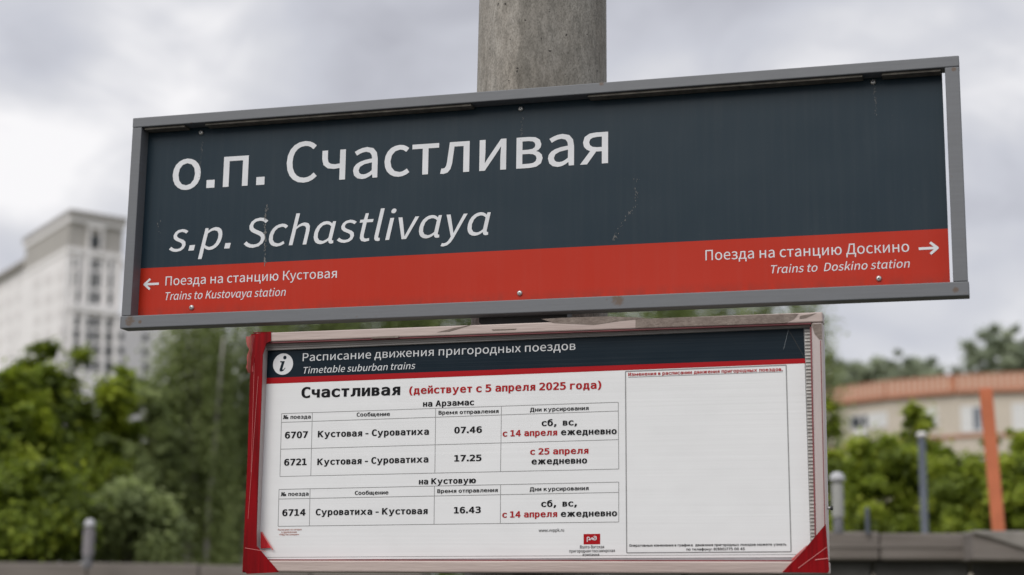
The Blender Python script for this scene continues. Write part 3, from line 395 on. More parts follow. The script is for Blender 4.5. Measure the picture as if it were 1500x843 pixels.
        'О': (859, [[(630, 519), (628, 605), (623, 681), (613, 747), (600, 802), (583, 846), (545, 901), (494, 933), (429, 944), (365, 933), (313, 901), (275, 846), (258, 802), (245, 747), (236, 681), (230, 605), (228, 519), (230, 433), (236, 357), (245, 292), (258, 237), (275, 192), (313, 138), (365, 105), (429, 94), (494, 105), (545, 137), (583, 192), (600, 236), (613, 291), (623, 357), (628, 432)], [(777, 519), (774, 416), (763, 324), (746, 243), (722, 173), (691, 114), (653, 65), (608, 28), (555, 1), (496, -15), (429, -20), (362, -15), (303, 1), (250, 28), (205, 65), (167, 113), (136, 172), (112, 242), (95, 323), (85, 415), (81, 519), (85, 622), (95, 714), (112, 796), (137, 866), (167, 925), (205, 973), (251, 1010), (303, 1037), (362, 1053), (429, 1058), (496, 1053), (555, 1037), (608, 1010), (653, 973), (691, 925), (722, 866), (746, 796), (763, 714), (774, 622)]]),
        'П': (859, [[(95, 1040), (763, 1040), (763, 0), (622, 0), (622, 921), (237, 921), (237, 0), (95, 0)]]),
        'Р': (859, [[(278, 924), (278, 533), (441, 533), (501, 539), (552, 556), (593, 585), (623, 624), (642, 672), (648, 729), (642, 786), (623, 834), (593, 873), (552, 901), (501, 918), (441, 924)], [(137, 1040), (441, 1040), (507, 1037), (567, 1027), (619, 1011), (665, 989), (705, 961), (737, 926), (762, 886), (780, 839), (791, 787), (795, 729), (791, 671), (780, 618), (762, 572), (737, 531), (705, 497), (666, 468), (620, 446), (567, 430), (507, 421), (441, 418), (278, 418), (278, 0), (137, 0)]]),
        'С': (859, [[(747, 37), (637, -6), (517, -20), (441, -15), (372, 2), (310, 31), (255, 70), (207, 121), (167, 182), (137, 253), (114, 332), (101, 421), (97, 519), (101, 616), (115, 705), (137, 784), (168, 855), (208, 916), (256, 967), (311, 1007), (373, 1036), (442, 1053), (517, 1058), (637, 1044), (747, 1001), (747, 857), (636, 922), (517, 944), (434, 933), (365, 897), (312, 838), (287, 792), (268, 736), (255, 673), (246, 600), (244, 519), (246, 438), (255, 365), (268, 302), (287, 246), (312, 200), (365, 141), (434, 106), (517, 94), (638, 116), (747, 181)]]),
        'а': (859, [[(489, 392), (446, 392), (378, 388), (321, 375), (278, 353), (246, 322), (227, 283), (221, 235), (225, 192), (240, 156), (263, 126), (295, 104), (334, 91), (381, 87), (446, 95), (502, 120), (547, 161), (581, 216), (602, 283), (609, 364), (609, 392)], [(737, 445), (737, 0), (609, 0), (609, 116), (579, 73), (544, 39), (505, 13), (461, -5), (410, -17), (354, -20), (280, -13), (216, 10), (164, 47), (124, 97), (101, 157), (93, 227), (102, 307), (131, 373), (180, 425), (218, 449), (263, 468), (314, 482), (372, 490), (437, 492), (609, 492), (609, 513), (603, 569), (587, 614), (561, 648), (524, 671), (474, 685), (412, 690), (280, 671), (150, 616), (150, 744), (286, 785), (412, 799), (474, 796), (529, 786), (578, 770), (620, 748), (657, 719), (689, 685), (726, 599)]]),
        'б': (859, [[(627, 389), (619, 498), (596, 582), (556, 642), (500, 678), (429, 690), (358, 678), (302, 642), (263, 582), (239, 498), (231, 389), (237, 298), (253, 224), (281, 165), (320, 122), (369, 97), (429, 88), (500, 100), (556, 137), (596, 197), (619, 281)], [(198, 713), (235, 744), (277, 768), (324, 785), (378, 795), (437, 799), (496, 795), (549, 782), (597, 761), (640, 731), (677, 694), (708, 648), (732, 594), (749, 533), (760, 465), (763, 389), (760, 313), (750, 244), (732, 184), (708, 130), (678, 85), (640, 47), (597, 18), (547, -3), (491, -16), (429, -20), (367, -16), (311, -3), (261, 18), (217, 48), (179, 87), (148, 133), (124, 186), (107, 247), (97, 315), (95, 389), (95, 432), (91, 549), (87, 660), (88, 699), (127, 854), (155, 903), (187, 946), (223, 983), (263, 1015), (307, 1042), (347, 1058), (396, 1072), (453, 1083), (519, 1091), (594, 1095), (654, 1108), (703, 1009), (643, 997), (476, 980), (432, 973), (392, 960), (356, 943), (306, 910), (266, 874), (235, 836), (215, 797), (204, 755)]]),
        'в': (859, [[(274, 359), (274, 104), (440, 104), (481, 109), (515, 122), (541, 143), (561, 171), (573, 203), (577, 238), (573, 272), (563, 302), (547, 326), (522, 344), (488, 355), (443, 359)], [(274, 675), (274, 463), (432, 463), (469, 466), (498, 476), (521, 493), (537, 514), (547, 540), (550, 569), (547, 598), (537, 624), (521, 646), (498, 662), (468, 672), (432, 675)], [(146, 780), (422, 780), (496, 774), (558, 756), (610, 726), (649, 688), (672, 644), (680, 595), (676, 547), (665, 506), (647, 472), (621, 446), (587, 428), (545, 418), (600, 403), (644, 381), (675, 353), (696, 318), (709, 275), (713, 224), (705, 158), (681, 103), (640, 58), (585, 26), (516, 6), (433, 0), (146, 0)]]),
        'г': (859, [[(307, 675), (307, 0), (179, 0), (179, 780), (703, 780), (703, 675)]]),
        'д': (859, [[(701, 104), (786, 104), (786, -199), (681, -199), (681, 0), (178, 0), (178, -199), (73, -199), (73, 104), (120, 104), (142, 122), (159, 175), (169, 263), (180, 490), (180, 780), (701, 780)], [(572, 104), (572, 675), (308, 675), (308, 487), (294, 246), (283, 134), (279, 114), (302, 104)]]),
        'е': (859, [[(774, 422), (774, 359), (219, 359), (219, 355), (227, 277), (249, 211), (286, 158), (336, 119), (399, 96), (474, 88), (602, 108), (744, 167), (744, 40), (603, -5), (472, -20), (403, -16), (339, -3), (283, 19), (232, 50), (188, 89), (151, 136), (123, 189), (102, 249), (90, 316), (86, 389), (90, 461), (102, 527), (122, 586), (150, 640), (186, 687), (229, 727), (277, 759), (330, 781), (389, 794), (453, 799), (510, 795), (562, 783), (609, 762), (651, 734), (688, 698), (719, 654), (743, 605), (761, 550), (771, 489)], [(646, 460), (639, 529), (621, 586), (593, 631), (554, 664), (506, 684), (448, 690), (390, 683), (339, 663), (295, 629), (261, 583), (237, 526), (224, 459)]]),
        'ж': (859, [[(371, 780), (488, 780), (488, 479), (666, 780), (804, 780), (638, 499), (818, 0), (694, 0), (561, 368), (488, 244), (488, 0), (371, 0), (371, 244), (299, 368), (166, 0), (41, 0), (221, 499), (55, 780), (194, 780), (371, 479)]]),
        'з': (859, [[(545, 423), (602, 408), (650, 386), (689, 355), (718, 318), (735, 276), (741, 228), (730, 156), (698, 97), (644, 48), (603, 25), (554, 8), (500, -5), (438, -13), (370, -15), (248, -6), (118, 24), (118, 144), (234, 108), (367, 96), (441, 100), (502, 112), (550, 133), (585, 161), (607, 195), (614, 237), (607, 273), (587, 305), (555, 332), (510, 353), (456, 366), (391, 370), (281, 370), (281, 471), (396, 471), (454, 474), (503, 484), (541, 501), (569, 523), (586, 547), (591, 574), (585, 606), (568, 633), (539, 655), (500, 672), (451, 682), (391, 685), (279, 677), (146, 649), (146, 765), (283, 790), (403, 799), (493, 793), (570, 774), (634, 744), (681, 703), (709, 653), (719, 595), (714, 554), (699, 517), (673, 485), (639, 458), (596, 437)]]),
        'и': (859, [[(603, 563), (264, 0), (136, 0), (136, 780), (264, 780), (264, 217), (603, 780), (731, 780), (731, 0), (603, 0)]]),
        'й': (859, [[(211, 1120), (294, 1120), (302, 1088), (316, 1061), (335, 1041), (360, 1027), (392, 1018), (429, 1015), (466, 1018), (496, 1027), (522, 1041), (541, 1061), (556, 1088), (565, 1120), (648, 1120), (637, 1059), (616, 1009), (585, 970), (543, 942), (491, 925), (429, 920), (367, 925), (315, 942), (274, 970), (242, 1009), (221, 1059)], [(603, 563), (264, 0), (136, 0), (136, 780), (264, 780), (264, 217), (603, 780), (731, 780), (731, 0), (603, 0)]]),
        'к': (859, [[(164, 780), (297, 780), (297, 456), (633, 780), (789, 780), (482, 486), (837, 0), (680, 0), (392, 403), (297, 313), (297, 0), (164, 0)]]),
        'л': (859, [[(185, 780), (731, 780), (731, 0), (603, 0), (603, 675), (313, 675), (313, 505), (303, 268), (292, 200), (272, 138), (241, 81), (198, 36), (137, 9), (59, 0), (21, 0), (21, 104), (45, 104), (82, 109), (112, 123), (137, 146), (156, 179), (170, 225), (177, 284), (185, 503)]]),
        'м': (859, [[(42, 780), (171, 780), (432, 299), (693, 780), (821, 780), (821, 0), (693, 0), (693, 516), (496, 181), (368, 181), (171, 516), (171, 0), (42, 0)]]),
        'н': (859, [[(603, 359), (264, 359), (264, 0), (136, 0), (136, 780), (264, 780), (264, 463), (603, 463), (603, 780), (731, 780), (731, 0), (603, 0)]]),
        'о': (859, [[(429, 690), (369, 682), (320, 656), (281, 614), (253, 555), (237, 481), (231, 389), (237, 298), (253, 224), (281, 165), (320, 122), (369, 97), (429, 88), (489, 97), (539, 122), (577, 165), (605, 224), (622, 298), (627, 389), (622, 481), (605, 555), (577, 614), (539, 656), (489, 682)], [(429, 799), (491, 795), (547, 782), (596, 761), (640, 731), (677, 694), (708, 648), (732, 594), (749, 534), (760, 465), (763, 389), (760, 313), (750, 245), (732, 184), (708, 130), (678, 85), (640, 47), (597, 18), (547, -3), (491, -16), (429, -20), (367, -16), (311, -3), (262, 18), (218, 47), (181, 85), (150, 130), (126, 184), (109, 245), (99, 313), (95, 389), (99, 465), (109, 534), (126, 594), (150, 648), (181, 694), (218, 731), (262, 761), (311, 782), (367, 795)]]),
        'п': (859, [[(603, 675), (264, 675), (264, 0), (136, 0), (136, 780), (731, 780), (731, 0), (603, 0)]]),
        'р': (859, [[(261, 98), (261, -297), (132, -297), (132, 780), (261, 780), (261, 680), (285, 716), (313, 745), (346, 768), (384, 785), (425, 795), (469, 799), (523, 794), (573, 781), (617, 759), (657, 729), (691, 689), (720, 642), (743, 588), (759, 528), (768, 461), (772, 386), (768, 314), (759, 247), (743, 188), (720, 135), (691, 88), (656, 49), (617, 19), (572, -3), (523, -16), (469, -20), (424, -17), (383, -7), (345, 10), (312, 33), (284, 63)], [(637, 389), (632, 481), (616, 555), (590, 614), (554, 656), (507, 682), (451, 690), (393, 682), (346, 656), (309, 614), (282, 555), (266, 480), (261, 389), (266, 299), (282, 224), (309, 165), (346, 122), (393, 97), (451, 88), (507, 97), (554, 122), (590, 164), (616, 223), (632, 298)]]),
        'с': (859, [[(739, 40), (633, -5), (521, -20), (452, -16), (389, -3), (332, 19), (282, 49), (238, 88), (201, 135), (173, 189), (152, 249), (140, 316), (136, 389), (140, 463), (152, 530), (173, 590), (201, 643), (238, 690), (282, 729), (332, 760), (389, 781), (452, 794), (521, 799), (631, 784), (739, 739), (739, 604), (637, 670), (521, 690), (447, 681), (385, 655), (336, 612), (300, 553), (278, 478), (271, 389), (278, 300), (300, 226), (336, 167), (385, 123), (447, 97), (521, 88), (641, 109), (739, 173)]]),
        'т': (859, [[(501, 675), (501, 0), (373, 0), (373, 675), (157, 675), (157, 780), (718, 780), (718, 675)]]),
        'у': (859, [[(597, 251), (516, 36), (423, -188), (400, -221), (374, -248), (343, -269), (310, -285), (272, -294), (231, -297), (128, -297), (128, -189), (204, -189), (239, -186), (268, -175), (292, -157), (316, -123), (343, -67), (374, 13), (72, 780), (208, 780), (439, 170), (667, 780), (803, 780)]]),
        'ф': (859, [[(362, 684), (312, 668), (271, 645), (242, 613), (221, 565), (209, 490), (205, 389), (209, 288), (221, 213), (242, 162), (271, 129), (312, 104), (362, 88)], [(362, -20), (304, -11), (253, 4), (208, 26), (170, 54), (139, 88), (114, 130), (94, 181), (80, 241), (72, 311), (69, 389), (72, 468), (80, 537), (94, 598), (113, 649), (138, 690), (169, 725), (207, 752), (252, 774), (304, 790), (362, 799), (362, 1084), (490, 1084), (490, 799), (549, 790), (600, 774), (645, 752), (683, 725), (714, 690), (739, 649), (758, 598), (772, 537), (781, 468), (783, 389), (781, 311), (772, 241), (758, 181), (739, 130), (713, 88), (682, 54), (644, 26), (599, 4), (548, -11), (490, -20), (490, -297), (362, -297)], [(490, 684), (490, 88), (541, 104), (581, 129), (611, 162), (631, 213), (644, 288), (648, 389), (644, 490), (631, 565), (611, 613), (581, 645), (541, 668)]]),
        'х': (859, [[(779, 780), (499, 407), (806, 0), (657, 0), (429, 313), (201, 0), (53, 0), (359, 407), (80, 780), (222, 780), (429, 498), (634, 780)]]),
        'ч': (859, [[(136, 526), (136, 781), (264, 781), (264, 526), (268, 483), (280, 449), (301, 424), (330, 406), (368, 395), (415, 391), (516, 398), (604, 432), (604, 781), (732, 781), (732, 0), (604, 0), (604, 325), (518, 295), (373, 280), (311, 286), (255, 305), (205, 337), (167, 383), (144, 446)]]),
        'ш': (859, [[(772, 0), (87, 0), (87, 780), (204, 780), (204, 104), (371, 104), (371, 780), (488, 780), (488, 104), (655, 104), (655, 780), (772, 780)]]),
        'щ': (859, [[(737, 0), (56, 0), (56, 780), (173, 780), (173, 104), (340, 104), (340, 780), (457, 780), (457, 104), (624, 104), (624, 780), (741, 780), (741, 104), (841, 104), (841, -199), (737, -199)]]),
        'ъ': (859, [[(322, 109), (494, 109), (548, 112), (592, 122), (627, 139), (653, 163), (669, 194), (674, 233), (669, 271), (653, 302), (626, 327), (591, 344), (547, 354), (494, 358), (322, 358)], [(194, 0), (194, 675), (21, 675), (21, 780), (322, 780), (322, 464), (500, 464), (590, 458), (666, 439), (728, 406), (774, 361), (801, 303), (811, 231), (802, 160), (775, 102), (730, 57), (668, 25), (592, 6), (500, 0)]]),
        'ы': (859, [[(658, 0), (658, 780), (786, 780), (786, 0)], [(199, 107), (257, 107), (310, 111), (354, 121), (390, 138), (416, 162), (431, 194), (437, 233), (431, 271), (415, 303), (389, 328), (353, 345), (309, 356), (257, 359), (199, 359)], [(72, 0), (72, 780), (199, 780), (199, 464), (263, 464), (353, 458), (429, 439), (491, 406), (536, 361), (564, 303), (573, 231), (564, 160), (537, 102), (492, 57), (431, 25), (354, 6), (263, 0)]]),
        'ь': (859, [[(264, 107), (437, 107), (491, 110), (536, 120), (571, 138), (596, 162), (611, 193), (616, 231), (611, 271), (596, 303), (571, 327), (536, 344), (491, 355), (437, 358), (264, 358)], [(136, 0), (136, 780), (264, 780), (264, 464), (442, 464), (532, 458), (608, 439), (670, 406), (715, 361), (743, 303), (752, 231), (743, 160), (716, 102), (672, 57), (610, 25), (534, 6), (442, 0)]]),
        'ю': (859, [[(678, 400), (673, 485), (660, 557), (639, 614), (611, 656), (580, 681), (547, 689), (513, 680), (482, 652), (454, 604), (433, 542), (419, 469), (415, 385), (419, 301), (431, 229), (452, 169), (479, 124), (511, 97), (548, 88), (585, 98), (616, 127), (642, 175), (662, 239), (674, 314)], [(182, 442), (281, 442), (289, 509), (301, 570), (318, 623), (339, 670), (366, 709), (419, 759), (480, 789), (549, 799), (618, 787), (680, 754), (736, 697), (764, 652), (785, 598), (801, 536), (810, 465), (813, 386), (810, 306), (801, 236), (785, 174), (762, 121), (733, 78), (677, 23), (614, -9), (546, -20), (479, -10), (419, 23), (366, 76), (339, 117), (317, 164), (300, 216), (288, 274), (281, 337), (182, 337), (182, 0), (54, 0), (54, 780), (182, 780)]]),
        'я': (859, [[(281, 548), (285, 507), (298, 475), (320, 451), (347, 434), (373, 425), (398, 421), (557, 421), (557, 675), (399, 675), (373, 672), (347, 662), (320, 646), (298, 621), (285, 589)], [(117, 0), (306, 334), (210, 394), (177, 432), (158, 486), (151, 556), (160, 627), (185, 684), (228, 726), (282, 756), (342, 774), (409, 780), (685, 780), (685, 0), (557, 0), (557, 317), (423, 317), (243, 0)]]),
        '№': (859, [[(728, 543), (797, 523), (838, 461), (852, 357), (838, 254), (797, 192), (728, 171), (660, 192), (619, 254), (605, 357), (619, 461), (660, 523)], [(728, 453), (709, 443), (697, 411), (694, 357), (697, 304), (709, 272), (728, 261), (748, 272), (760, 304), (764, 357), (760, 411), (748, 443)], [(605, 103), (852, 103), (852, 0), (605, 0)], [(93, 212), (93, 1040), (263, 1040), (405, 205), (405, 827), (409, 885), (419, 935), (436, 979), (469, 1013), (531, 1033), (619, 1040), (619, 912), (585, 909), (561, 902), (547, 890), (533, 827), (533, 0), (363, 0), (221, 835), (221, 212), (217, 155), (207, 104), (190, 61), (157, 27), (95, 7), (7, 0), (7, 128), (41, 131), (65, 138), (79, 150)]]),
    },
}

# painted steel of the frame with rust at the joints
def frame_paint():
    m, t, b = new_mat('grey_frame_paint'); l = t.links.new
    geo = N(t, 'ShaderNodeNewGeometry')
    no = N(t, 'ShaderNodeTexNoise', inp={'Scale': 14.0, 'Detail': 6.0, 'Roughness': 0.65})
    l(geo.outputs['Position'], no.inputs['Vector'])
    mp = N(t, 'ShaderNodeMapping', inp={'Scale': (3, 3, 60)}); l(geo.outputs['Position'], mp.inputs['Vector'])
    n2 = N(t, 'ShaderNodeTexNoise', inp={'Scale': 3.0, 'Detail': 3.0}); l(mp.outputs[0], n2.inputs['Vector'])
    mx = N(t, 'ShaderNodeMix', data_type='RGBA', inp={'A': (0.152, 0.160, 0.172, 1), 'B': (0.122, 0.127, 0.136, 1)})
    l(n2.outputs['Fac'], mx.inputs['Factor'])
    last = None
    for (x, z), rad in zip(SHAPES['rustpts'], (0.036, 0.016, 0.020, 0.040, 0.020, 0.014)):
        d = N(t, 'ShaderNodeVectorMath', operation='DISTANCE', inp={1: (x, 0.0, z)})
        l(geo.outputs['Position'], d.inputs[0])
        r = N(t, 'ShaderNodeMapRange', interpolation_type='SMOOTHSTEP', inp={'From Min': 0.0, 'From Max': rad, 'To Min': 1.0, 'To Max': 0.0})
        l(d.outputs['Value'], r.inputs['Value'])
        if last is None: last = r.outputs[0]
        else:
            mm = N(t, 'ShaderNodeMath', operation='MAXIMUM'); l(last, mm.inputs[0]); l(r.outputs[0], mm.inputs[1]); last = mm.outputs[0]
    n3 = N(t, 'ShaderNodeTexNoise', inp={'Scale': 70.0, 'Detail': 5.0, 'Roughness': 0.7}); l(geo.outputs['Position'], n3.inputs['Vector'])
    pr = N(t, 'ShaderNodeMath', operation='MULTIPLY'); l(last, pr.inputs[0]); l(n3.outputs['Fac'], pr.inputs[1])
    r2 = N(t, 'ShaderNodeMapRange', inp={'From Min': 0.27, 'From Max': 0.44, 'To Max': 0.9}); l(pr.outputs[0], r2.inputs['Value'])
    # rare specks elsewhere
    n4 = N(t, 'ShaderNodeTexNoise', inp={'Scale': 45.0, 'Detail': 2.0}); l(geo.outputs['Position'], n4.inputs['Vector'])
    r4 = N(t, 'ShaderNodeMapRange', inp={'From Min': 0.70, 'From Max': 0.77, 'To Max': 0.6}); l(n4.outputs['Fac'], r4.inputs['Value'])
    mm = N(t, 'ShaderNodeMath', operation='MAXIMUM'); l(r2.outputs[0], mm.inputs[0]); l(r4.outputs[0], mm.inputs[1])
    m2 = N(t, 'ShaderNodeMix', data_type='RGBA', inp={'B': (0.115, 0.075, 0.05, 1)})
    l(mm.outputs[0], m2.inputs['Factor']); l(mx.outputs['Result'], m2.inputs['A'])
    l(m2.outputs['Result'], b.inputs['Base Color'])
    rr = N(t, 'ShaderNodeMapRange', inp={'To Min': 0.42, 'To Max': 0.6}); l(no.outputs['Fac'], rr.inputs['Value']); l(rr.outputs[0], b.inputs['Roughness'])
    bp = N(t, 'ShaderNodeBump', inp={'Strength': 0.06, 'Distance': 0.004}); l(n3.outputs['Fac'], bp.inputs['Height']); l(bp.outputs[0], b.inputs['Normal'])
    return m
M['frame'] = frame_paint()

def sign_film(name, col, rough=0.42):
    m, t, b = new_mat(name); l = t.links.new
    geo = N(t, 'ShaderNodeNewGeometry')
    mp = N(t, 'ShaderNodeMapping', inp={'Scale': (1.6, 1, 0.9)}); l(geo.outputs['Position'], mp.inputs['Vector'])
    a = N(t, 'ShaderNodeTexNoise', inp={'Scale': 1.7, 'Detail': 3.0}); l(mp.outputs[0], a.inputs['Vector'])
    # vertical wash streaks and fine dust
    mp2 = N(t, 'ShaderNodeMapping', inp={'Scale': (55, 1, 2.2)}); l(geo.outputs['Position'], mp2.inputs['Vector'])
    s = N(t, 'ShaderNodeTexNoise', inp={'Scale': 1.0, 'Detail': 4.0, 'Roughness': 0.6}); l(mp2.outputs[0], s.inputs['Vector'])
    d = N(t, 'ShaderNodeTexNoise', inp={'Scale': 160.0, 'Detail': 2.0}); l(geo.outputs['Position'], d.inputs['Vector'])
    dm = N(t, 'ShaderNodeMapRange', inp={'From Min': 0.70, 'From Max': 0.8, 'To Max': 0.10}); l(d.outputs['Fac'], dm.inputs['Value'])
    sm = N(t, 'ShaderNodeMapRange', inp={'From Min': 0.45, 'From Max': 0.85, 'To Max': 0.035}); l(s.outputs['Fac'], sm.inputs['Value'])
    am = N(t, 'ShaderNodeMapRange', inp={'From Min': 0.3, 'From Max': 0.7, 'To Max': 0.02}); l(a.outputs['Fac'], am.inputs['Value'])
    x1 = N(t, 'ShaderNodeMath', operation='ADD'); l(dm.outputs[0], x1.inputs[0]); l(sm.outputs[0], x1.inputs[1])
    x2 = N(t, 'ShaderNodeMath', operation='ADD'); l(x1.outputs[0], x2.inputs[0]); l(am.outputs[0], x2.inputs[1])
    mx = N(t, 'ShaderNodeMix', data_type='RGBA', inp={'A': (*col, 1), 'B': (0.22, 0.21, 0.19, 1)})
    l(x2.outputs[0], mx.inputs['Factor']); l(mx.outputs['Result'], b.inputs['Base Color'])
    b.inputs['Roughness'].default_value = rough
    b.inputs['Specular IOR Level'].default_value = 0.2
    bk = N(t, 'ShaderNodeTexNoise', inp={'Scale': 2.6, 'Detail': 2.0}); l(geo.outputs['Position'], bk.inputs['Vector'])
    bp = N(t, 'ShaderNodeBump', inp={'Strength': 0.5, 'Distance': 0.012}); l(bk.outputs['Fac'], bp.inputs['Height']); l(bp.outputs[0], b.inputs['Normal'])
    # grime settled along the lower edge and the corners
    sp = N(t, 'ShaderNodeSeparateXYZ'); l(geo.outputs['Position'], sp.inputs[0])
    g0 = N(t, 'ShaderNodeMapRange', inp={'From Min': Z0 + 0.035, 'From Max': Z0 + 0.075, 'To Min': 0.55, 'To Max': 0.0}); l(sp.outputs['Z'], g0.inputs['Value'])
    gn = N(t, 'ShaderNodeTexNoise', inp={'Scale': 22.0, 'Detail': 5.0, 'Roughness': 0.65}); l(mp.outputs[0], gn.inputs['Vector'])
    g1 = N(t, 'ShaderNodeMapRange', inp={'From Min': 0.35, 'From Max': 0.75}); l(gn.outputs['Fac'], g1.inputs['Value'])
    g2 = N(t, 'ShaderNodeMath', operation='MULTIPLY'); l(g0.outputs[0], g2.inputs[0]); l(g1.outputs[0], g2.inputs[1])
    m2 = N(t, 'ShaderNodeMix', data_type='RGBA', inp={'B': (0.045, 0.035, 0.03, 1)}); l(g2.outputs[0], m2.inputs['Factor']); l(mx.outputs['Result'], m2.inputs['A']); l(m2.outputs['Result'], b.inputs['Base Color'])
    return m
M['navy'] = sign_film('navy_sign_film', (0.010, 0.025, 0.038))
M['red'] = sign_film('red_sign_film', (0.45, 0.020, 0.004))
M['letter'] = plain('white_letter_film', (0.70, 0.71, 0.73), 0.5, 0.05, 9.0, spec=0.3)
M['steel'] = plain('screw_steel', (0.55, 0.54, 0.52), 0.35, 0.15, 80.0, metal=0.8)
M['black'] = plain('black_socket', (0.02, 0.02, 0.02), 0.6)
M['dark_block'] = plain('dark_block_grey', (0.035, 0.035, 0.037), 0.6, 0.2, 20)
M['strip'] = plain('strip_khaki', (0.16, 0.145, 0.12), 0.7, 0.25, 30)
M['drip'] = plain('dried_drip', (0.17, 0.17, 0.165), 0.8, 0.2, 90)

def concrete_pole():
    m, t, b = new_mat('spun_concrete'); l = t.links.new
    geo = N(t, 'ShaderNodeNewGeometry')
    def noise(scale, det, st=(1, 1, 1), rough=0.6):
        mp = N(t, 'ShaderNodeMapping', inp={'Scale': st}); l(geo.outputs['Position'], mp.inputs['Vector'])
        n = N(t, 'ShaderNodeTexNoise', inp={'Scale': scale, 'Detail': det, 'Roughness': rough}); l(mp.outputs[0], n.inputs['Vector'])
        return n.outputs['Fac']
    mot = noise(9, 6, (1, 1, 0.5)); fine = noise(55, 5, (1, 1, 0.35)); streak = noise(16, 4, (1, 1, 0.05)); grit = noise(240, 3, (1, 1, 0.5))
    # (cement paste, sandy patches)
    mx = N(t, 'ShaderNodeMix', data_type='RGBA', inp={'A': (0.26, 0.245, 0.225, 1), 'B': (0.36, 0.35, 0.335, 1)})
    r = N(t, 'ShaderNodeMapRange', inp={'From Min': 0.32, 'From Max': 0.68}); l(mot, r.inputs['Value']); l(r.outputs[0], mx.inputs['Factor'])
    m2 = N(t, 'ShaderNodeMix', data_type='RGBA', blend_type='MULTIPLY', inp={'Factor': 1.0}); l(mx.outputs['Result'], m2.inputs['A'])
    c1 = N(t, 'ShaderNodeValToRGB'); c1.color_ramp.elements[0].position = 0.3; c1.color_ramp.elements[0].color = (0.66, 0.65, 0.63, 1)
    c1.color_ramp.elements[1].position = 0.62; c1.color_ramp.elements[1].color = (1.08, 1.06, 1.04, 1)
    l(fine, c1.inputs['Fac']); l(c1.outputs['Color'], m2.inputs['B'])
    m3 = N(t, 'ShaderNodeMix', data_type='RGBA', blend_type='MULTIPLY', inp={'Factor': 1.0}); l(m2.outputs['Result'], m3.inputs['A'])
    c2 = N(t, 'ShaderNodeValToRGB'); c2.color_ramp.elements[0].position = 0.34; c2.color_ramp.elements[0].color = (0.86, 0.85, 0.83, 1)
    c2.color_ramp.elements[1].position = 0.6; c2.color_ramp.elements[1].color = (1, 1, 1, 1)
    l(streak, c2.inputs['Fac']); l(c2.outputs['Color'], m3.inputs['B'])
    # damp stain running down beside the mould seam, on one side of the pole
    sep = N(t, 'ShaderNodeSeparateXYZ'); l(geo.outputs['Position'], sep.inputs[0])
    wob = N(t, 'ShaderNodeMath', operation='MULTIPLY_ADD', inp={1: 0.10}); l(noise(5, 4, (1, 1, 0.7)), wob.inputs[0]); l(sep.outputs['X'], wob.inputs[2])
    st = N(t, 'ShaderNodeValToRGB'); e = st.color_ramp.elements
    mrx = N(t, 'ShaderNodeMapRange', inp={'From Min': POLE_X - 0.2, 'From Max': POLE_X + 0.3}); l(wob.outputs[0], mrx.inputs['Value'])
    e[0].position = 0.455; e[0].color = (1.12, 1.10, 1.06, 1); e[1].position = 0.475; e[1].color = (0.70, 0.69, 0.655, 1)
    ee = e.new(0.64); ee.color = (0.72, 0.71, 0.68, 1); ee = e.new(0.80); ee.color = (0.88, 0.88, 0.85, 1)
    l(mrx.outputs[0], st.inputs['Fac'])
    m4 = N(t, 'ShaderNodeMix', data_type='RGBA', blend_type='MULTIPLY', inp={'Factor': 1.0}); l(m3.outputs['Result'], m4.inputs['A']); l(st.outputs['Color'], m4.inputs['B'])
    # air holes
    wn = N(t, 'ShaderNodeTexNoise', inp={'Scale': 90.0, 'Detail': 3.0}); l(geo.outputs['Position'], wn.inputs['Vector'])
    wa = N(t, 'ShaderNodeVectorMath', operation='SCALE', inp={'Scale': 0.022}); l(wn.outputs['Color'], wa.inputs[0])
    wb_ = N(t, 'ShaderNodeVectorMath', operation='ADD'); l(geo.outputs['Position'], wb_.inputs[0]); l(wa.outputs['Vector'], wb_.inputs[1])
    vo = N(t, 'ShaderNodeTexVoronoi', inp={'Scale': 44.0, 'Randomness': 1.0}); l(wb_.outputs['Vector'], vo.inputs['Vector'])
    rnd = N(t, 'ShaderNodeSeparateColor'); l(vo.outputs['Color'], rnd.inputs[0])
    siz = N(t, 'ShaderNodeMapRange', inp={'From Min': 0.35, 'From Max': 1.0, 'To Min': 0.02, 'To Max': 0.25}); l(rnd.outputs[0], siz.inputs['Value'])
    dd = N(t, 'ShaderNodeMath', operation='MULTIPLY_ADD', inp={1: 0.14}); l(grit, dd.inputs[0]); l(vo.outputs['Distance'], dd.inputs[2])
    hole = N(t, 'ShaderNodeMath', operation='LESS_THAN'); l(dd.outputs[0], hole.inputs[0]); l(siz.outputs[0], hole.inputs[1])
    m5 = N(t, 'ShaderNodeMix', data_type='RGBA', inp={'B': (0.05, 0.045, 0.04, 1)}); l(hole.outputs[0], m5.inputs['Factor']); l(m4.outputs['Result'], m5.inputs['A'])
    m6 = N(t, 'ShaderNodeMix', data_type='RGBA', blend_type='MULTIPLY', inp={'Factor': 1.0}); l(m5.outputs['Result'], m6.inputs['A'])
    c3 = N(t, 'ShaderNodeValToRGB'); c3.color_ramp.elements[0].position = 0.35; c3.color_ramp.elements[0].color = (0.7, 0.7, 0.68, 1)
    c3.color_ramp.elements[1].position = 0.55; c3.color_ramp.elements[1].color = (1.05, 1.05, 1.05, 1)
    l(grit, c3.inputs['Fac']); l(c3.outputs['Color'], m6.inputs['B'])
    l(m6.outputs['Result'], b.inputs['Base Color'])
    b.inputs['Roughness'].default_value = 0.9
    hsum = N(t, 'ShaderNodeMath', operation='MULTIPLY_ADD', inp={1: -1.2}); l(hole.outputs[0], hsum.inputs[0]); l(grit, hsum.inputs[2])
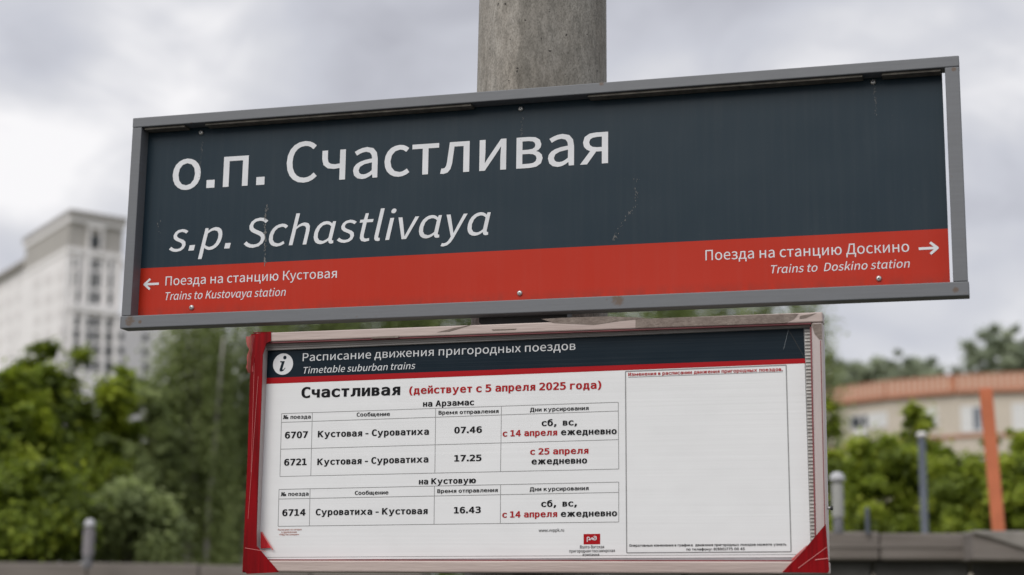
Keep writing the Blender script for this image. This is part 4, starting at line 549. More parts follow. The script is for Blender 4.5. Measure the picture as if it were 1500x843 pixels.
    bp = N(t, 'ShaderNodeBump', inp={'Strength': 0.5, 'Distance': 0.004}); l(hsum.outputs[0], bp.inputs['Height']); l(bp.outputs[0], b.inputs['Normal'])
    return m

# ------------------------------------------------------------------ lettering
GL = GLYPHS
_d = [p for c in GL['S']['.'][1] for p in c]                # the sign's full stops are square
_x0, _x1 = min(p[0] for p in _d) - 1, max(p[0] for p in _d) + 1
GL['S']['.'] = (GL['S']['.'][0], [[(_x0, 0), (_x1, 0), (_x1, _x1 - _x0), (_x0, _x1 - _x0)]])
WIDE = {'ж': 1.35, 'Ж': 1.35, 'ш': 1.3, 'щ': 1.35, 'м': 1.2, 'ы': 1.3, 'ю': 1.35, 'ф': 1.2, 'Д': 1.12, '№': 1.5, '.': 0.9}
_gc = {}
def glyph(font, ch, ox, oy):
    key = (font, ch, ox, oy)
    if key in _gc: return _gc[key]
    adv, cont = GL[font][ch]
    if font == 'V' and ch == '0' and len(cont) == 3:       # an open zero, without the dot
        cont = sorted(cont, key=lambda c: -(max(p[0] for p in c) - min(p[0] for p in c)))[:2]
    cont = [[(float(x), float(y)) for x, y in c] for c in cont]
    k = WIDE.get(ch, 1.0) if font == 'V' else 1.0
    cont = [[(x * k, y) for x, y in c] for c in cont]
    area = lambda c: sum(c[i][0]*c[(i+1) % len(c)][1] - c[(i+1) % len(c)][0]*c[i][1] for i in range(len(c))) / 2
    if cont:
        big = max(cont, key=lambda c: abs(area(c)))
        sg = 1 if area(big) > 0 else -1
        if ox or oy:
            nc = []
            for c in cont:
                n = len(c); q = []
                for i in range(n):
                    p0, p1, p2 = c[i-1], c[i], c[(i+1) % n]
                    a = Vector((p1[0]-p0[0], p1[1]-p0[1])).normalized(); b = Vector((p2[0]-p1[0], p2[1]-p1[1])).normalized()
                    na = Vector((a.y, -a.x)) * sg; nb = Vector((b.y, -b.x)) * sg
                    m = na + nb
                    dd = max(0.35, 1 + na.dot(nb))
                    m = m / dd
                    q.append((p1[0] + m.x * ox, p1[1] + m.y * oy))
                nc.append(q)
            cont = nc
        pts = []; edges = []
        for c in cont:
            n0 = len(pts); pts += [Vector(p) for p in c]
            edges += [(n0 + i, n0 + (i+1) % len(c)) for i in range(len(c))]
        V, E_, F, *_ = delaunay_2d_cdt(pts, edges, [], 0, 1e-3)
        keep = []
        for f in F:
            gx = sum(V[i].x for i in f) / len(f); gy = sum(V[i].y for i in f) / len(f)
            w = 0
            for c in cont:
                for i in range(len(c)):
                    x0, y0 = c[i]; x1, y1 = c[(i+1) % len(c)]
                    if (y0 <= gy) != (y1 <= gy):
                        xx = x0 + (gy - y0) / (y1 - y0) * (x1 - x0)
                        if xx > gx: w += 1 if y1 > y0 else -1
            if w * sg > 0: keep.append(tuple(f))
        V = [(v.x, v.y) for v in V]
        xs = [V[i][0] for f in keep for i in f]
        bb = (min(xs), max(xs))
    else:
        V, keep, bb = [], [], (0, 0)
    _gc[key] = (adv, V, keep, bb)
    return _gc[key]

def lettering(spec, mats, parents, off):
    font, s, x0, z0, x1, z1, cap, pl, col, shear, bold = spec
    ox = bold * (0.72 if font == 'V' else 1.0); oy = ox * (0.66 if font == 'V' else 0.8)
    capu = 1040.0 if font == 'V' else 513.0
    pen = 0.0; items = []
    for ch in s:
        if ch == ' ' and font == 'V':
            pen += 400; continue
        adv, V, F, bb = glyph(font, ch, ox if ch != ' ' else 0, oy)
        if font == 'V':
            if ch == ' ': pen += 360; continue
            sb = 66.0
            if ch in '.,:': sb = 60.0
            items.append((pen + sb - bb[0], V, F)); pen += bb[1] - bb[0] + 2 * sb
        else:
            if V: items.append((pen, V, F))
            pen += adv
    allx = [o + V[i][0] + shear * V[i][1] for o, V, F in items for f in F for i in f]
    a, b = min(allx), max(allx)
    # ends are measured on the baseline, so ignore the part of the slant beyond them
    if shear: b -= shear * 250; 
    sx = (x1 - x0) / (b - a); sz = cap / (capu + 2 * oy)
    ay = (PS, PT)[pl] - off
    VV = []; FF = []
    for o, V, F in items:
        n = len(VV)
        for vx, vy in V:
            u = (o + vx + shear * vy - a) * sx
            t = u / (x1 - x0)
            VV.append((x0 + u, ay, z0 + (z1 - z0) * t + (vy + oy) * sz))
        FF += [tuple(i + n for i in f) for f in F]
    return mesh('lettering', VV, FF, mats[col], parents[pl])

# ------------------------------------------------------------------ the concrete pole
ra, rb = ray(700.5, 60), ray(888.5, 60)
ra.z = rb.z = 0; ra.normalize(); rb.normalize()
bis = (ra + rb).normalized(); half = ra.angle(rb) / 2
R_ = 0.17
for _ in range(30):
    ycen = 0.10 + R_
    D_ = (ycen - CY) / bis.y
    R_ = D_ * math.sin(half)
POLE_R, POLE_X, POLE_Y = R_, CX + bis.x * D_, 0.10 + R_
M['pole'] = concrete_pole()
pole = MB()
NS = 64
zs = [0, 1, 2, 2.5, 3, 4, 6, 9]
taper = lambda z: POLE_R + (3.25 - z) * 0.0065
for z in zs:
    for k in range(NS):
        an = 2 * math.pi * k / NS
        pole.V.append((POLE_X + taper(z) * math.cos(an), POLE_Y + taper(z) * math.sin(an), z))
for i in range(len(zs) - 1):
    for k in range(NS):
        a = i * NS + k; b = i * NS + (k + 1) % NS
        pole.F.append((a, b, b + NS, a + NS))
po = pole.build('concrete_pole', M['pole'], smooth=True)
tag(po, 'thick round mottled concrete pole behind the two station boards', 'pole')
sm = MB()
for zz in (0.3,):
    xs = POLE_X - 0.055; ys = POLE_Y - math.sqrt(POLE_R**2 - 0.055**2)
    sm.tube([(xs - .0003, ys - 0.0, 0.3), (xs, ys + 0.006, 8.9)], 0.0022, 6)
sm.build('mould_seam', M['pole'], po)

# ------------------------------------------------------------------ the station name sign
H = 0.6416; ZB, ZT = Z0, Z0 + H
sign = empty('station_sign', (1.2, 0.02, ZB), 'wide grey framed station name sign in navy and red with white Cyrillic lettering', 'sign')
wt, wb, wl, wr = 0.030, 0.037, 0.031, 0.037
b = MB(); b.box(0, 2.4, 0, 0.05, ZT - wt, ZT); b.build('frame_bar', M['frame'], sign, bevel=0.0025)
b = MB(); b.box(-0.002, 2.402, 0, 0.05, ZB, ZB + wb); b.build('frame_bar', M['frame'], sign, bevel=0.0025)
b = MB(); b.box(0.0008, wl, 0.0006, 0.0494, ZB + wb + .0004, ZT - wt - .0004); b.build('frame_bar', M['frame'], sign, bevel=0.002)
b = MB(); b.box(2.4 - wr, 2.3995, 0.0006, 0.0494, ZB + wb + .0004, ZT - wt - .0004); b.build('frame_bar', M['frame'], sign, bevel=0.002)
zr = SHAPES['redline'][0][1] * 0.5 + SHAPES['redline'][1][1] * 0.5
b = MB(); b.box(0.012, 2.3545, PS, PS + 0.003, zr, ZT - 0.012); pn = b.build('sign_panel', M['navy'], sign, label='navy upper field of the sign panel')
b = MB(); b.box(0.012, 2.3545, PS - 0.0004, PS + 0.003, ZB + 0.01, zr - 0.0002); pr_ = b.build('sign_panel', M['red'], sign, label='red lower field of the sign panel')
# khaki strip under the top bar, interrupted at the screws
for xa, xb in ((0.036, 0.168), (0.235, 1.06), (1.40, 2.15), (2.20, 2.352)):
    b = MB(); b.box(xa, xb, 0.009, 0.0445, ZT - wt - 0.0068, ZT - wt - 0.0006); b.build('khaki_strip', M['strip'], sign, bevel=0.001)
# screws
for x, z in SHAPES['screws']:
    b = MB(); b.lathe((x, PS - 0.0006, z), [(0.0078, 0), (0.0078, 0.0015), (0.0066, 0.0042), (0.004, 0.0056), (0.0027, 0.0057)], 20, 'y')
    s_ = b.build('screw', M['steel'], sign, smooth=True)
    b = MB(); b.lathe((x, PS - 0.0062, z), [(0.0024, 0), (0.0024, 0.0004)], 8, 'y'); b.build('screw_socket', M['black'], s_)
b = MB()  # dark block filling the gap between the sign and the pole
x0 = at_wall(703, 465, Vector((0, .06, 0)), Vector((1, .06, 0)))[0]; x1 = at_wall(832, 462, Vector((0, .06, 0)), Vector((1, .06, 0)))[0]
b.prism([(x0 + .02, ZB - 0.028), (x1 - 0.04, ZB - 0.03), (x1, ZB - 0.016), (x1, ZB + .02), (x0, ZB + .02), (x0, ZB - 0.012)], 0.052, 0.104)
b.build('gap_block', M['dark_block'], sign)
b = MB(); b.box(x0 + .03, x1 - .03, 0.052, 0.104, ZT - 0.08, ZT - 0.04); b.build('gap_block', M['dark_block'], sign)  # upper mounting bracket

# arrows
def strokes(name, segs, w, y, mat, parent):
    mb = MB()
    for (a, c) in segs:
        a = Vector((a[0], a[1])); c = Vector((c[0], c[1])); t = (c - a).normalized(); n = Vector((-t.y, t.x)) * w / 2
        k = len(mb.V)
        mb.V += [(p.x, y, p.y) for p in (a - n, c - n, c + n, a + n)]
        mb.F.append((k, k+1, k+2, k+3))
        y -= 0.00005
    return mb.build(name, mat, parent)
for tip, tail, vv, s in ((SHAPES['arrowL'][0], SHAPES['arrowL'][1], SHAPES['arrowLv'], 1), (SHAPES['arrowR'][1], SHAPES['arrowR'][0], SHAPES['arrowRv'], -1)):
    zc = tip[1]; hw = 0.0155
    strokes('arrow', [((tip[0] + s * .003, zc), (tail[0], zc)), ((tip[0] - s*.001, zc - .0012), (tip[0] + s * 0.0185, zc + hw)), ((tip[0] - s*.001, zc + .0012), (tip[0] + s * 0.0185, zc - hw))], 0.0068, PS - 0.0012, M['letter'], pr_)

# dried drips and scratches on the navy field
dr = SHAPES['drips']
def drip(pts, n, jit, sz, seed):
    rg = random.Random(seed); mb = MB()
    for i in range(n):
        t = rg.random() * (len(pts) - 1); k = int(t); t -= k
        x = pts[k][0] * (1-t) + pts[k+1][0] * t + rg.gauss(0, jit); z = pts[k][1] * (1-t) + pts[k+1][1] * t
        w = sz * rg.uniform(.3, 1); h = w * rg.uniform(1, 4.5)
        q = [(x + w*.5*math.cos(a) * rg.uniform(.6, 1), z + h*.5*math.sin(a) * rg.uniform(.6, 1)) for a in [j * math.pi / 3 for j in range(6)]]
        n0 = len(mb.V); y = PS - 0.0009 - rg.random() * .0003
        mb.V += [(p[0], y, p[1]) for p in q]; mb.F.append(tuple(range(n0, n0 + 6)))
    mb.build('dried_drip', M['drip'], pn)['kind'] = 'stuff'
drip([dr[0], (dr[0][0] - .003, dr[0][1] - .06), dr[1]], 40, .0016, .0022, 1)
drip([dr[2], dr[3], dr[4], dr[5]], 95, .0022, .0036, 2)
drip([dr[6], dr[7], dr[8], dr[9]], 50, .0035, .0030, 3)
drip([dr[10], dr[11]], 7, .004, .0035, 4)
drip([(1.203, 2.935), (1.2, 2.86)], 20, .002, .0018, 5)
drip([(2.178, 2.945), (2.181, 2.86)], 24, .002, .0022, 6)

# ------------------------------------------------------------------ the timetable board
def film(name, col, rough=0.35, ribs=0.0, spec=0.5):
    m, t, b = new_mat(name); l = t.links.new
    geo = N(t, 'ShaderNodeNewGeometry')
    no = N(t, 'ShaderNodeTexNoise', inp={'Scale': 4.0, 'Detail': 4.0}); l(geo.outputs['Position'], no.inputs['Vector'])
    mx = N(t, 'ShaderNodeMix', data_type='RGBA', inp={'A': (*col, 1), 'B': (*[c * 0.92 for c in col], 1)})
    l(no.outputs['Fac'], mx.inputs['Factor']); l(mx.outputs['Result'], b.inputs['Base Color'])
    b.inputs['Roughness'].default_value = rough; b.inputs['Specular IOR Level'].default_value = spec
    if ribs:
        mp = N(t, 'ShaderNodeMapping', inp={'Scale': (0.9, 1, 95)}); l(geo.outputs['Position'], mp.inputs['Vector'])
        w = N(t, 'ShaderNodeTexNoise', inp={'Scale': 1.0, 'Detail': 3.0, 'Roughness': 0.5}); l(mp.outputs[0], w.inputs['Vector'])
        bp = N(t, 'ShaderNodeBump', inp={'Strength': ribs, 'Distance': 0.004}); l(w.outputs['Fac'], bp.inputs['Height'])
        wv = N(t, 'ShaderNodeTexNoise', inp={'Scale': 5.0, 'Detail': 2.0}); l(geo.outputs['Position'], wv.inputs['Vector'])
        b2 = N(t, 'ShaderNodeBump', inp={'Strength': 0.35, 'Distance': 0.012}); l(wv.outputs['Fac'], b2.inputs['Height']); l(bp.outputs[0], b2.inputs['Normal']); l(b2.outputs[0], b.inputs['Normal'])
    return m
M['paper'] = film('printed_paper', (0.77, 0.775, 0.775), 0.5, 0.10)
M['navy_print'] = film('navy_print', (0.004, 0.013, 0.022), 0.4, 0.14, spec=.14)
M['red_print'] = film('red_print', (0.38, 0.004, 0.008), 0.4, 0.1, spec=.15)
M['ink'] = plain('black_ink', (0.007, 0.007, 0.009), 0.6, 0.1, 40, spec=0.12)
M['red_ink'] = plain('red_ink', (0.40, 0.010, 0.013), 0.5, 0.1, 40, spec=0.12)
M['orange_ink'] = plain('faded_red_ink', (0.42, 0.16, 0.12), 0.5, 0.1, 40, spec=0.3)
M['grey_ink'] = plain('thin_grey_rule', (0.27, 0.27, 0.27), 0.5, 0.1, 40, spec=0.3)
M['white_print'] = plain('white_print', (0.68, 0.69, 0.70), 0.5, 0.04, 9.0, spec=0.3)
M['bar'] = plain('pinkish_wrapped_bar', (0.50, 0.41, 0.37), 0.45, 0.0, 5.0, bump=0.12, bscale=25, stretch=(0.5, 3, 6), col2=(0.40, 0.315, 0.285))
M['bar_side'] = plain('pale_wrapped_bar', (0.50, 0.43, 0.41), 0.4, 0.0, 4.0, bump=0.12, bscale=25, stretch=(6, 3, 0.5), col2=(0.40, 0.34, 0.33))
M['brown'] = plain('bare_grey_brown_bar', (0.15, 0.115, 0.095), 0.75, 0.0, 45, bump=0.3, bscale=120, col2=(0.24, 0.195, 0.165))
M['lip'] = plain('grey_inner_lip', (0.42, 0.40, 0.37), 0.45, 0.0, 12, stretch=(0.25, 1, 6), col2=(0.25, 0.22, 0.215))
M['red_line'] = plain('red_tape_edge', (0.22, 0.045, 0.05), 0.5, 0.2, 10, stretch=(1, 1, 4))
M['board'] = plain('grey_backing_board', (0.33, 0.33, 0.34), 0.6, 0.1, 12)
M['plastic'] = plain('cellular_plastic', (0.62, 0.61, 0.58), 0.25, 0.15, 60)
M['plastic_dark'] = plain('cell_gap', (0.40, 0.385, 0.36), 0.5, 0.2, 60)

tt = empty('timetable_board', (1.25, 0.01, 1.655), 'lower white timetable board taped in red along its frame with printed train times', 'notice board')
TL, TR, TB, TT = 0.432, 2.0322, Z0 - 0.7012, Z0 - 0.0304
yf, yb = -0.010, 0.040
b = MB(); b.box(TL + .004, TR, yf, yb, TT - 0.0262, TT); b.build('frame_bar', M['bar'], tt, bevel=0.003)
b = MB(); b.box(TL, TR + .001, yf, yb, TB, TB + 0.031); b.build('frame_bar', M['bar'], tt, bevel=0.004)
b = MB(); b.box(TL, TL + 0.030, yf + .0007, yb - .001, TB + .0315, TT - 0.0268); b.build('frame_bar', M['bar_side'], tt, bevel=0.004)
b = MB(); b.box(TR - 0.0295, TR - .0003, yf + .0007, yb - .001, TB + .0315, TT - 0.0268); b.build('frame_bar', M['bar_side'], tt, bevel=0.006, seg=3)
# inner lips
(pl0, pl1) = SHAPES['paper'][0], SHAPES['paper'][1]
for f0, f1, yy0 in ((0.0, .30, .008), (.32, .62, .011), (.64, 1.0, .014)):      # stepped grey profile between bar and sheet
    zt_ = TT - 0.0300
    za = lambda zp, f: zt_ + (zp + .0012 - zt_) * f
    b = MB(); b.prism([(TL + .03, za(pl0[1], f0)), (TL + .03, za(pl0[1], f1)), (TR - .034, za(pl1[1], f1)), (TR - .034, za(pl1[1], f0))], yy0, .0205); b.build('inner_lip', M['lip'], tt)
b = MB(); b.box(TL + .03, TR - .03, -0.006, 0.0205, TT - 0.0300, TT - 0.0263); b.build('tape_edge', M['red_line'], tt)
b = MB(); b.box(TL + .03, TR - .0295, -0.004, 0.0205, TB + 0.0313, TB + 0.0345); b.build('tape_edge', M['red_line'], tt)
b = MB(); b.box(TR - .0335, TR - .0297, -0.004, 0.0205, TB + 0.035, TT - 0.037); b.build('tape_edge', M['red_line'], tt)
b = MB(); b.box(TR - 0.0075, TR - 0.0055, yf - 0.0006, yf + .002, TB + 0.12, TT - 0.075); b.build('tape_edge', M['red_line'], tt)
b = MB(); b.box(TL + .02, TR - .02, PT + .0012, 0.036, TB + 0.02, TT - 0.02); bd = b.build('backing_board', M['board'], tt)
def flat(name, pts, y0, y1, mat, parent, label=None):
    b = MB(); b.prism([tuple(p) for p in pts][::-1], y0, y1); return b.build(name, mat, parent, label=label)
pg = flat('timetable_sheet', SHAPES['paper'], PT, PT + .001, M['paper'], tt)
flat('header_band', SHAPES['navy'], PT - .0004, PT - .0001, M['navy_print'], pg)
flat('red_band', SHAPES['red'], PT - .0004, PT - .0001, M['red_print'], pg)
ruled = MB()
for x0_, z0_, x1_, z1_, w_ in SHAPES['lines']:
    a = Vector((x0_, z0_)); c = Vector((x1_, z1_)); t_ = (c - a).normalized(); n_ = Vector((-t_.y, t_.x)) * w_ / 2
    k = len(ruled.V); yy = PT - 0.0003 - 0.00001 * (k // 4)
    ruled.V += [(q.x, yy, q.y) for q in (a - n_, c - n_, c + n_, a + n_)]; ruled.F.append((k, k+1, k+2, k+3))
ruled.build('ruled_lines', M['grey_ink'], pg)
# information symbol
(cx_, cz_), (ex_, ez_) = SHAPES['icircle']; rad_ = 0.0308
b = MB(); b.lathe((cx_, PT - .0005, cz_), [(rad_, 0), (rad_, 0.0001)], 40, 'y'); ic = b.build('information_symbol', M['white_print'], pg)
b = MB(); yy = PT - 0.0009
b.V += [(cx_ + 0.005 + 0.0052*math.cos(a), yy, cz_ + 0.0185 + 0.0055*math.sin(a)) for a in [k * math.pi / 8 for k in range(16)]]; b.F.append(tuple(range(16)))
stem = [(-0.0095, 0.0085), (0.0052, 0.0085), (-0.0012, -0.0145), (0.0012, -0.0165), (0.0068, -0.0105), (0.0082, -0.0115), (0.002, -0.0195), (-0.0045, -0.0215), (-0.0088, -0.0205), (-0.0100, -0.0165), (-0.0042, 0.0045), (-0.0090, 0.0055)]
b.V += [(cx_ + x, yy, cz_ + z) for x, z in stem]; b.F.append(tuple(range(16, 16 + len(stem))))
b.build('information_letter', M['navy_print'], pg)
# operator's logo: white joined letters on a red block
lg = flat('logo_block', SHAPES['logo'], PT - .0004, PT - .0001, M['red_print'], pg)
lx = (SHAPES['logo'][0][0] + SHAPES['logo'][1][0]) / 2; lz = (SHAPES['logo'][0][1] + SHAPES['logo'][2][1]) / 2 + .0008
def arc(cx, cz, rx, rz, a0, a1, n=7): return [(cx + rx * math.cos(math.radians(a0 + (a1-a0)*i/n)), cz + rz * math.sin(math.radians(a0 + (a1-a0)*i/n))) for i in range(n+1)]
P_ = [(-0.0125, -0.0080), (-0.0125, 0.0042), (-0.0095, 0.0042)] + arc(-0.0090, 0.0008, 0.0034, 0.0034, 90, -90) + [(-0.0040, -0.0026)]
Z_ = [(-0.0040, -0.0026), (0.0012, 0.0036), (0.0022, -0.0026), (0.0070, 0.0030)]
D_l = arc(0.0085, -0.0002, 0.0040, 0.0030, 60, 420, 10)
D_2 = [(0.0125, -0.0004), (0.0122, 0.0038)] + arc(0.0085, 0.0042, 0.0037, 0.0026, 0, 150)
sg = []
for pl_ in (P_, Z_, D_l, D_2):
    sg += [((lx + a[0], lz + a[1]), (lx + c[0], lz + c[1])) for a, c in zip(pl_, pl_[1:])]
strokes('logo_letters', sg, 0.0021, PT - 0.0006, M['white_print'], pg)

MATS = {'w': M['letter'], 'k': M['ink'], 'r': M['red_ink'], 'o': M['orange_ink']}
for tspec in TEXTS:
    par = [pn if tspec[3] > zr + 0.02 else pr_, pg]
    mats = dict(MATS)
    if tspec[7] == 1: mats['w'] = M['white_print']
    lettering(tspec, mats, par, 0.0010)

# cellular plastic edge at the right of the sheet
la = SHAPES['ladder']
b = MB(); b2 = MB(); n_ = 62
for i in range(n_ + 1):
    t = i / n_
    xa = la[0][0] + (la[3][0] - la[0][0]) * t; xb = la[1][0] + (la[2][0] - la[1][0]) * t; z = la[0][1] + (la[3][1] - la[0][1]) * t
    b.box(xa + random.uniform(0, .0006), xb, PT - .0045, PT - .001, z - .0014 + random.uniform(-.0004, .0004), z + .0014)
b.build('plastic_cell_walls', M['plastic'], tt)['kind'] = 'stuff'
flat('plastic_cell_gap', la, PT - .0012, PT - .0002, M['plastic_dark'], tt)
# torn film on the frame
for pts in SHAPES['filmbrown']: flat('torn_patch', pts, yf - 0.0009, yf - .0001, M['brown'], tt, 'bare grey brown patch where the film is torn away')
for pts in SHAPES['filmside']: flat('torn_patch', pts, yf - 0.0003, yf + .001, M['brown'], tt, 'bare grey brown patch where the film is torn away')
# red adhesive tape
def tape_mat(name, col, alpha=1.0, rough=0.28):
    m, t, b = new_mat(name); l = t.links.new
    geo = N(t, 'ShaderNodeNewGeometry')
    mp = N(t, 'ShaderNodeMapping', inp={'Scale': (46, 10, 3.0), 'Rotation': (0, 0.10, 0)}); l(geo.outputs['Position'], mp.inputs['Vector'])
    no = N(t, 'ShaderNodeTexNoise', inp={'Scale': 1.0, 'Detail': 4.0, 'Distortion': 0.6}); l(mp.outputs[0], no.inputs['Vector'])
    mx = N(t, 'ShaderNodeMix', data_type='RGBA', inp={'A': (*col, 1), 'B': (*[c * 0.55 for c in col], 1)})
    r = N(t, 'ShaderNodeMapRange', inp={'From Min': 0.4, 'From Max': 0.65}); l(no.outputs['Fac'], r.inputs['Value']); l(r.outputs[0], mx.inputs['Factor'])
    l(mx.outputs['Result'], b.inputs['Base Color']); b.inputs['Roughness'].default_value = rough; b.inputs['Specular IOR Level'].default_value = 0.12
    bp = N(t, 'ShaderNodeBump', inp={'Strength': 0.5, 'Distance': 0.004}); l(no.outputs['Fac'], bp.inputs['Height']); l(bp.outputs[0], b.inputs['Normal'])
    b.inputs['Alpha'].default_value = alpha
    return m
M['tape'] = tape_mat('red_adhesive_tape', (0.24, 0.001, 0.004), rough=.38)
M['tape_thin'] = tape_mat('red_adhesive_tape_single_layer', (0.62, 0.03, 0.04), 0.86)
M['tape_rag'] = tape_mat('ragged_tape_end', (0.62, 0.12, 0.12), 0.62)
M['tape_edge'] = plain('tape_cut_edge', (0.62, 0.20, 0.19), 0.4)
tp = empty('red_tape', (0.45, -0.013, 1.65), 'wrinkled red adhesive tape wrapped down the left edge of the timetable board', 'tape')
tr = empty('red_tape', (1.99, -0.013, 1.655), 'red adhesive tape folded across the lower right corner of the timetable board', 'tape')
flat('tape_layer', SHAPES['tape'], -0.0135, -0.0108, M['tape'], tp)
# wrap-around side of the tape
b = MB(); b.box(TL - .0035, TL - .0008, -0.0106, 0.045, TB - .002, TT - .004); b.build('tape_wrap', M['tape'], tp)
b = MB(); b.box(TL - .004, TL + 0.052, -0.0106, 0.045, TT + .0003, TT + .0022); b.build('tape_wrap', M['tape'], tp)
flat('tape_fold', SHAPES['tapeBL'], PT - .008, PT - .0065, M['tape_thin'], tp)
BR = SHAPES['tapeBR']
flat('tape_layer', BR, -0.0125, -0.0108, M['tape'], tr)
fx0, fx1 = BR[0][0], BR[1][0]
q1 = [(1.9385, TB + 0.0355), (1.9870, TB + 0.0355), (1.9985, TB + 0.078), (1.9985, TB + 0.092), (1.978, TB + 0.070)]
flat('tape_fold', q1[::-1], PT - .008, PT - .0065, M['tape_thin'], tr)
def ribbon(name, a, c, w, y, mat, parent):
    return strokes(name, [(a, c)], w, y, mat, parent)
ribbon('tape_crease', (1.957, 1.669), (2.030, 1.722), .0014, -.0138, M['tape_edge'], tr)
ribbon('tape_crease', (2.0, 1.690), (2.0335, 1.694), .0022, -.0140, M['tape_edge'], tr)
ribbon('tape_crease', (BR[0][0], BR[0][1]), (BR[1][0], BR[1][1]), .0016, -.0137, M['tape_edge'], tr)
ribbon('tape_crease', (.4705, 1.766), (.5065, 1.716), .0035, PT - .0084, M['tape_edge'], tp)
ribbon('tape_crease', (1.9375, TB + .0365), (1.9775, TB + .0715), .003, PT - .0084, M['tape_edge'], tr)
ribbon('tape_crease', (.4345, 1.72), (.498, 1.7105), .0012, -.0140, M['tape_edge'], tp)
ribbon('tape_crease', (.4380, 2.24), (.4430, 1.93), .0007, -.0140, M['tape_edge'], tp)
ribbon('tape_crease', (.4520, 2.20), (.4400, 1.80), .0007, -.0141, M['tape_edge'], tp)
# ragged end hanging at the top left, as a gently folded sheet
RG = SHAPES['ragged']
b = MB(); rows = 9
for i in range(rows):
    t = i / (rows - 1); z = 2.318 - t * 0.105
    xl = 0.4125 + 0.010 * t + random.uniform(-.004, .004); xr_ = 0.4400 - 0.003 * t
    for j in range(5):
        s = j / 4
        b.V.append((xl + (xr_ - xl) * s, -0.012 + 0.007 * math.sin(s * 7 + t * 5) - .006 * (1 - s), z + (random.uniform(-.004, .004) if j < 2 else 0)))
for i in range(rows - 1):
    for j in range(4):
        a = i * 5 + j; b.F.append((a, a + 1, a + 6, a + 5))
b.build('ragged_end', M['tape_rag'], tp, smooth=True)
# scratches in the plastic over the header
wi = SHAPES['wire']
M['scratch'] = plain('pale_scratch', (0.16, 0.19, 0.21), 0.4)
ribbon('scratch', wi[0], wi[1], .0010, PT - .0013, M['scratch'], pg)
ribbon('scratch', wi[2], wi[3], .0012, PT - .0013, M['black'], pg)
# hinge pin on the right edge
hx, hz = SHAPES['hinge'][0]
b = MB(); b.tube([(TR, .012, hz), (TR + .006, .012, hz)], .0032, 12); b.build('latch_pin', M['steel'], tt, smooth=False)
b = MB(); b.tube([(TR + .0062, .012, hz), (TR + .0125, .012, hz)], .0055, 12); b.build('latch_knob', M['black'], tt)
for zz in (1.80, 2.2):
    b = MB(); b.box(POLE_X - .09, POLE_X + .09, 0.0405, 0.101, zz - .02, zz + .02); b.build('gap_block', M['dark_block'], tt)  # mounting brackets between timetable and pole

# ------------------------------------------------------------------ ground
M['grass_ground'] = plain('grassy_earth', (0.075, 0.085, 0.035), 0.95, 0.0, 3.0, bump=0.4, bscale=30, col2=(0.13, 0.115, 0.075))
gs = 1500
g = mesh('ground', [(-gs, -gs, 0), (gs, -gs, 0), (gs, gs, 0), (-gs, gs, 0)], [(0, 1, 2, 3)], M['grass_ground'])
g['kind'] = 'structure'
M['path'] = plain('worn_asphalt', (0.055, 0.055, 0.055), 0.9, 0.25, 5.0, bump=0.3, bscale=90)
p_ = mesh('path', [(-6, -8, 0.004), (9, -8, 0.004), (9, 1.6, 0.004), (-6, 1.6, 0.004)], [(0, 1, 2, 3)], M['path']); p_['kind'] = 'structure'

# ------------------------------------------------------------------ concrete platform across the way
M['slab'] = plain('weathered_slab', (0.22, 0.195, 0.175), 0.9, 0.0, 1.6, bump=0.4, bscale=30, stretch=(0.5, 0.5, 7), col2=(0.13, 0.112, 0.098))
M['wall'] = plain('dark_wall_concrete', (0.085, 0.085, 0.082), 0.92, 0.0, 2.4, bump=0.4, bscale=30, col2=(0.045, 0.042, 0.038))  # darker than the slab, for the recessed wall blocks
M['kerb'] = plain('pale_kerb_concrete', (0.27, 0.25, 0.225), 0.9, 0.15, 4)
wallr = empty('platform_edge', at(1350, 778, 13.2), 'raised grey brown concrete platform edge beneath the shrubs, right of the boards', 'platform')
P0 = at(900, 783, 13.7); P1 = at(1424, 775.5, 13.0)
zt = (P0.z + P1.z) / 2; P0.z = P1.z = zt
dx = (P1 - P0); Ld = dx.length; dx = dx.normalized(); dn = Vector((-dx.y, dx.x, 0))
hh = (818 - 777) / FPX * 13.1
npc = 4
for i in range(npc):
    a = P0 + dx * (Ld * i / npc + 0.003)
    b = MB(); b.obox(a - Vector((0, 0, hh)), dx * (Ld / npc - 0.006), dn * 3.0, Vector((0, 0, hh - 0.012 * (i % 2)))); b.build('slab', M['slab'], wallr, bevel=0.02)
# a shallow joint strip along the slab and the recessed wall under it
b = MB(); b.obox(P0 + dn * -0.012 - Vector((0, 0, hh * .56)), dx * Ld, dn * 0.011, Vector((0, 0, 0.016))); b.build('joint_strip', M['slab'], wallr)
nb = 7
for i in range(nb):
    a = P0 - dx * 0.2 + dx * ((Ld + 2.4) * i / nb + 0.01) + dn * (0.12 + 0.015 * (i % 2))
    b = MB(); b.obox(Vector((a.x, a.y, 0)), dx * ((Ld + 2.4) / nb - 0.02), dn * 0.3, Vector((0, 0, zt - hh - 0.006))); b.build('wall_block', M['wall'], wallr, bevel=0.015)
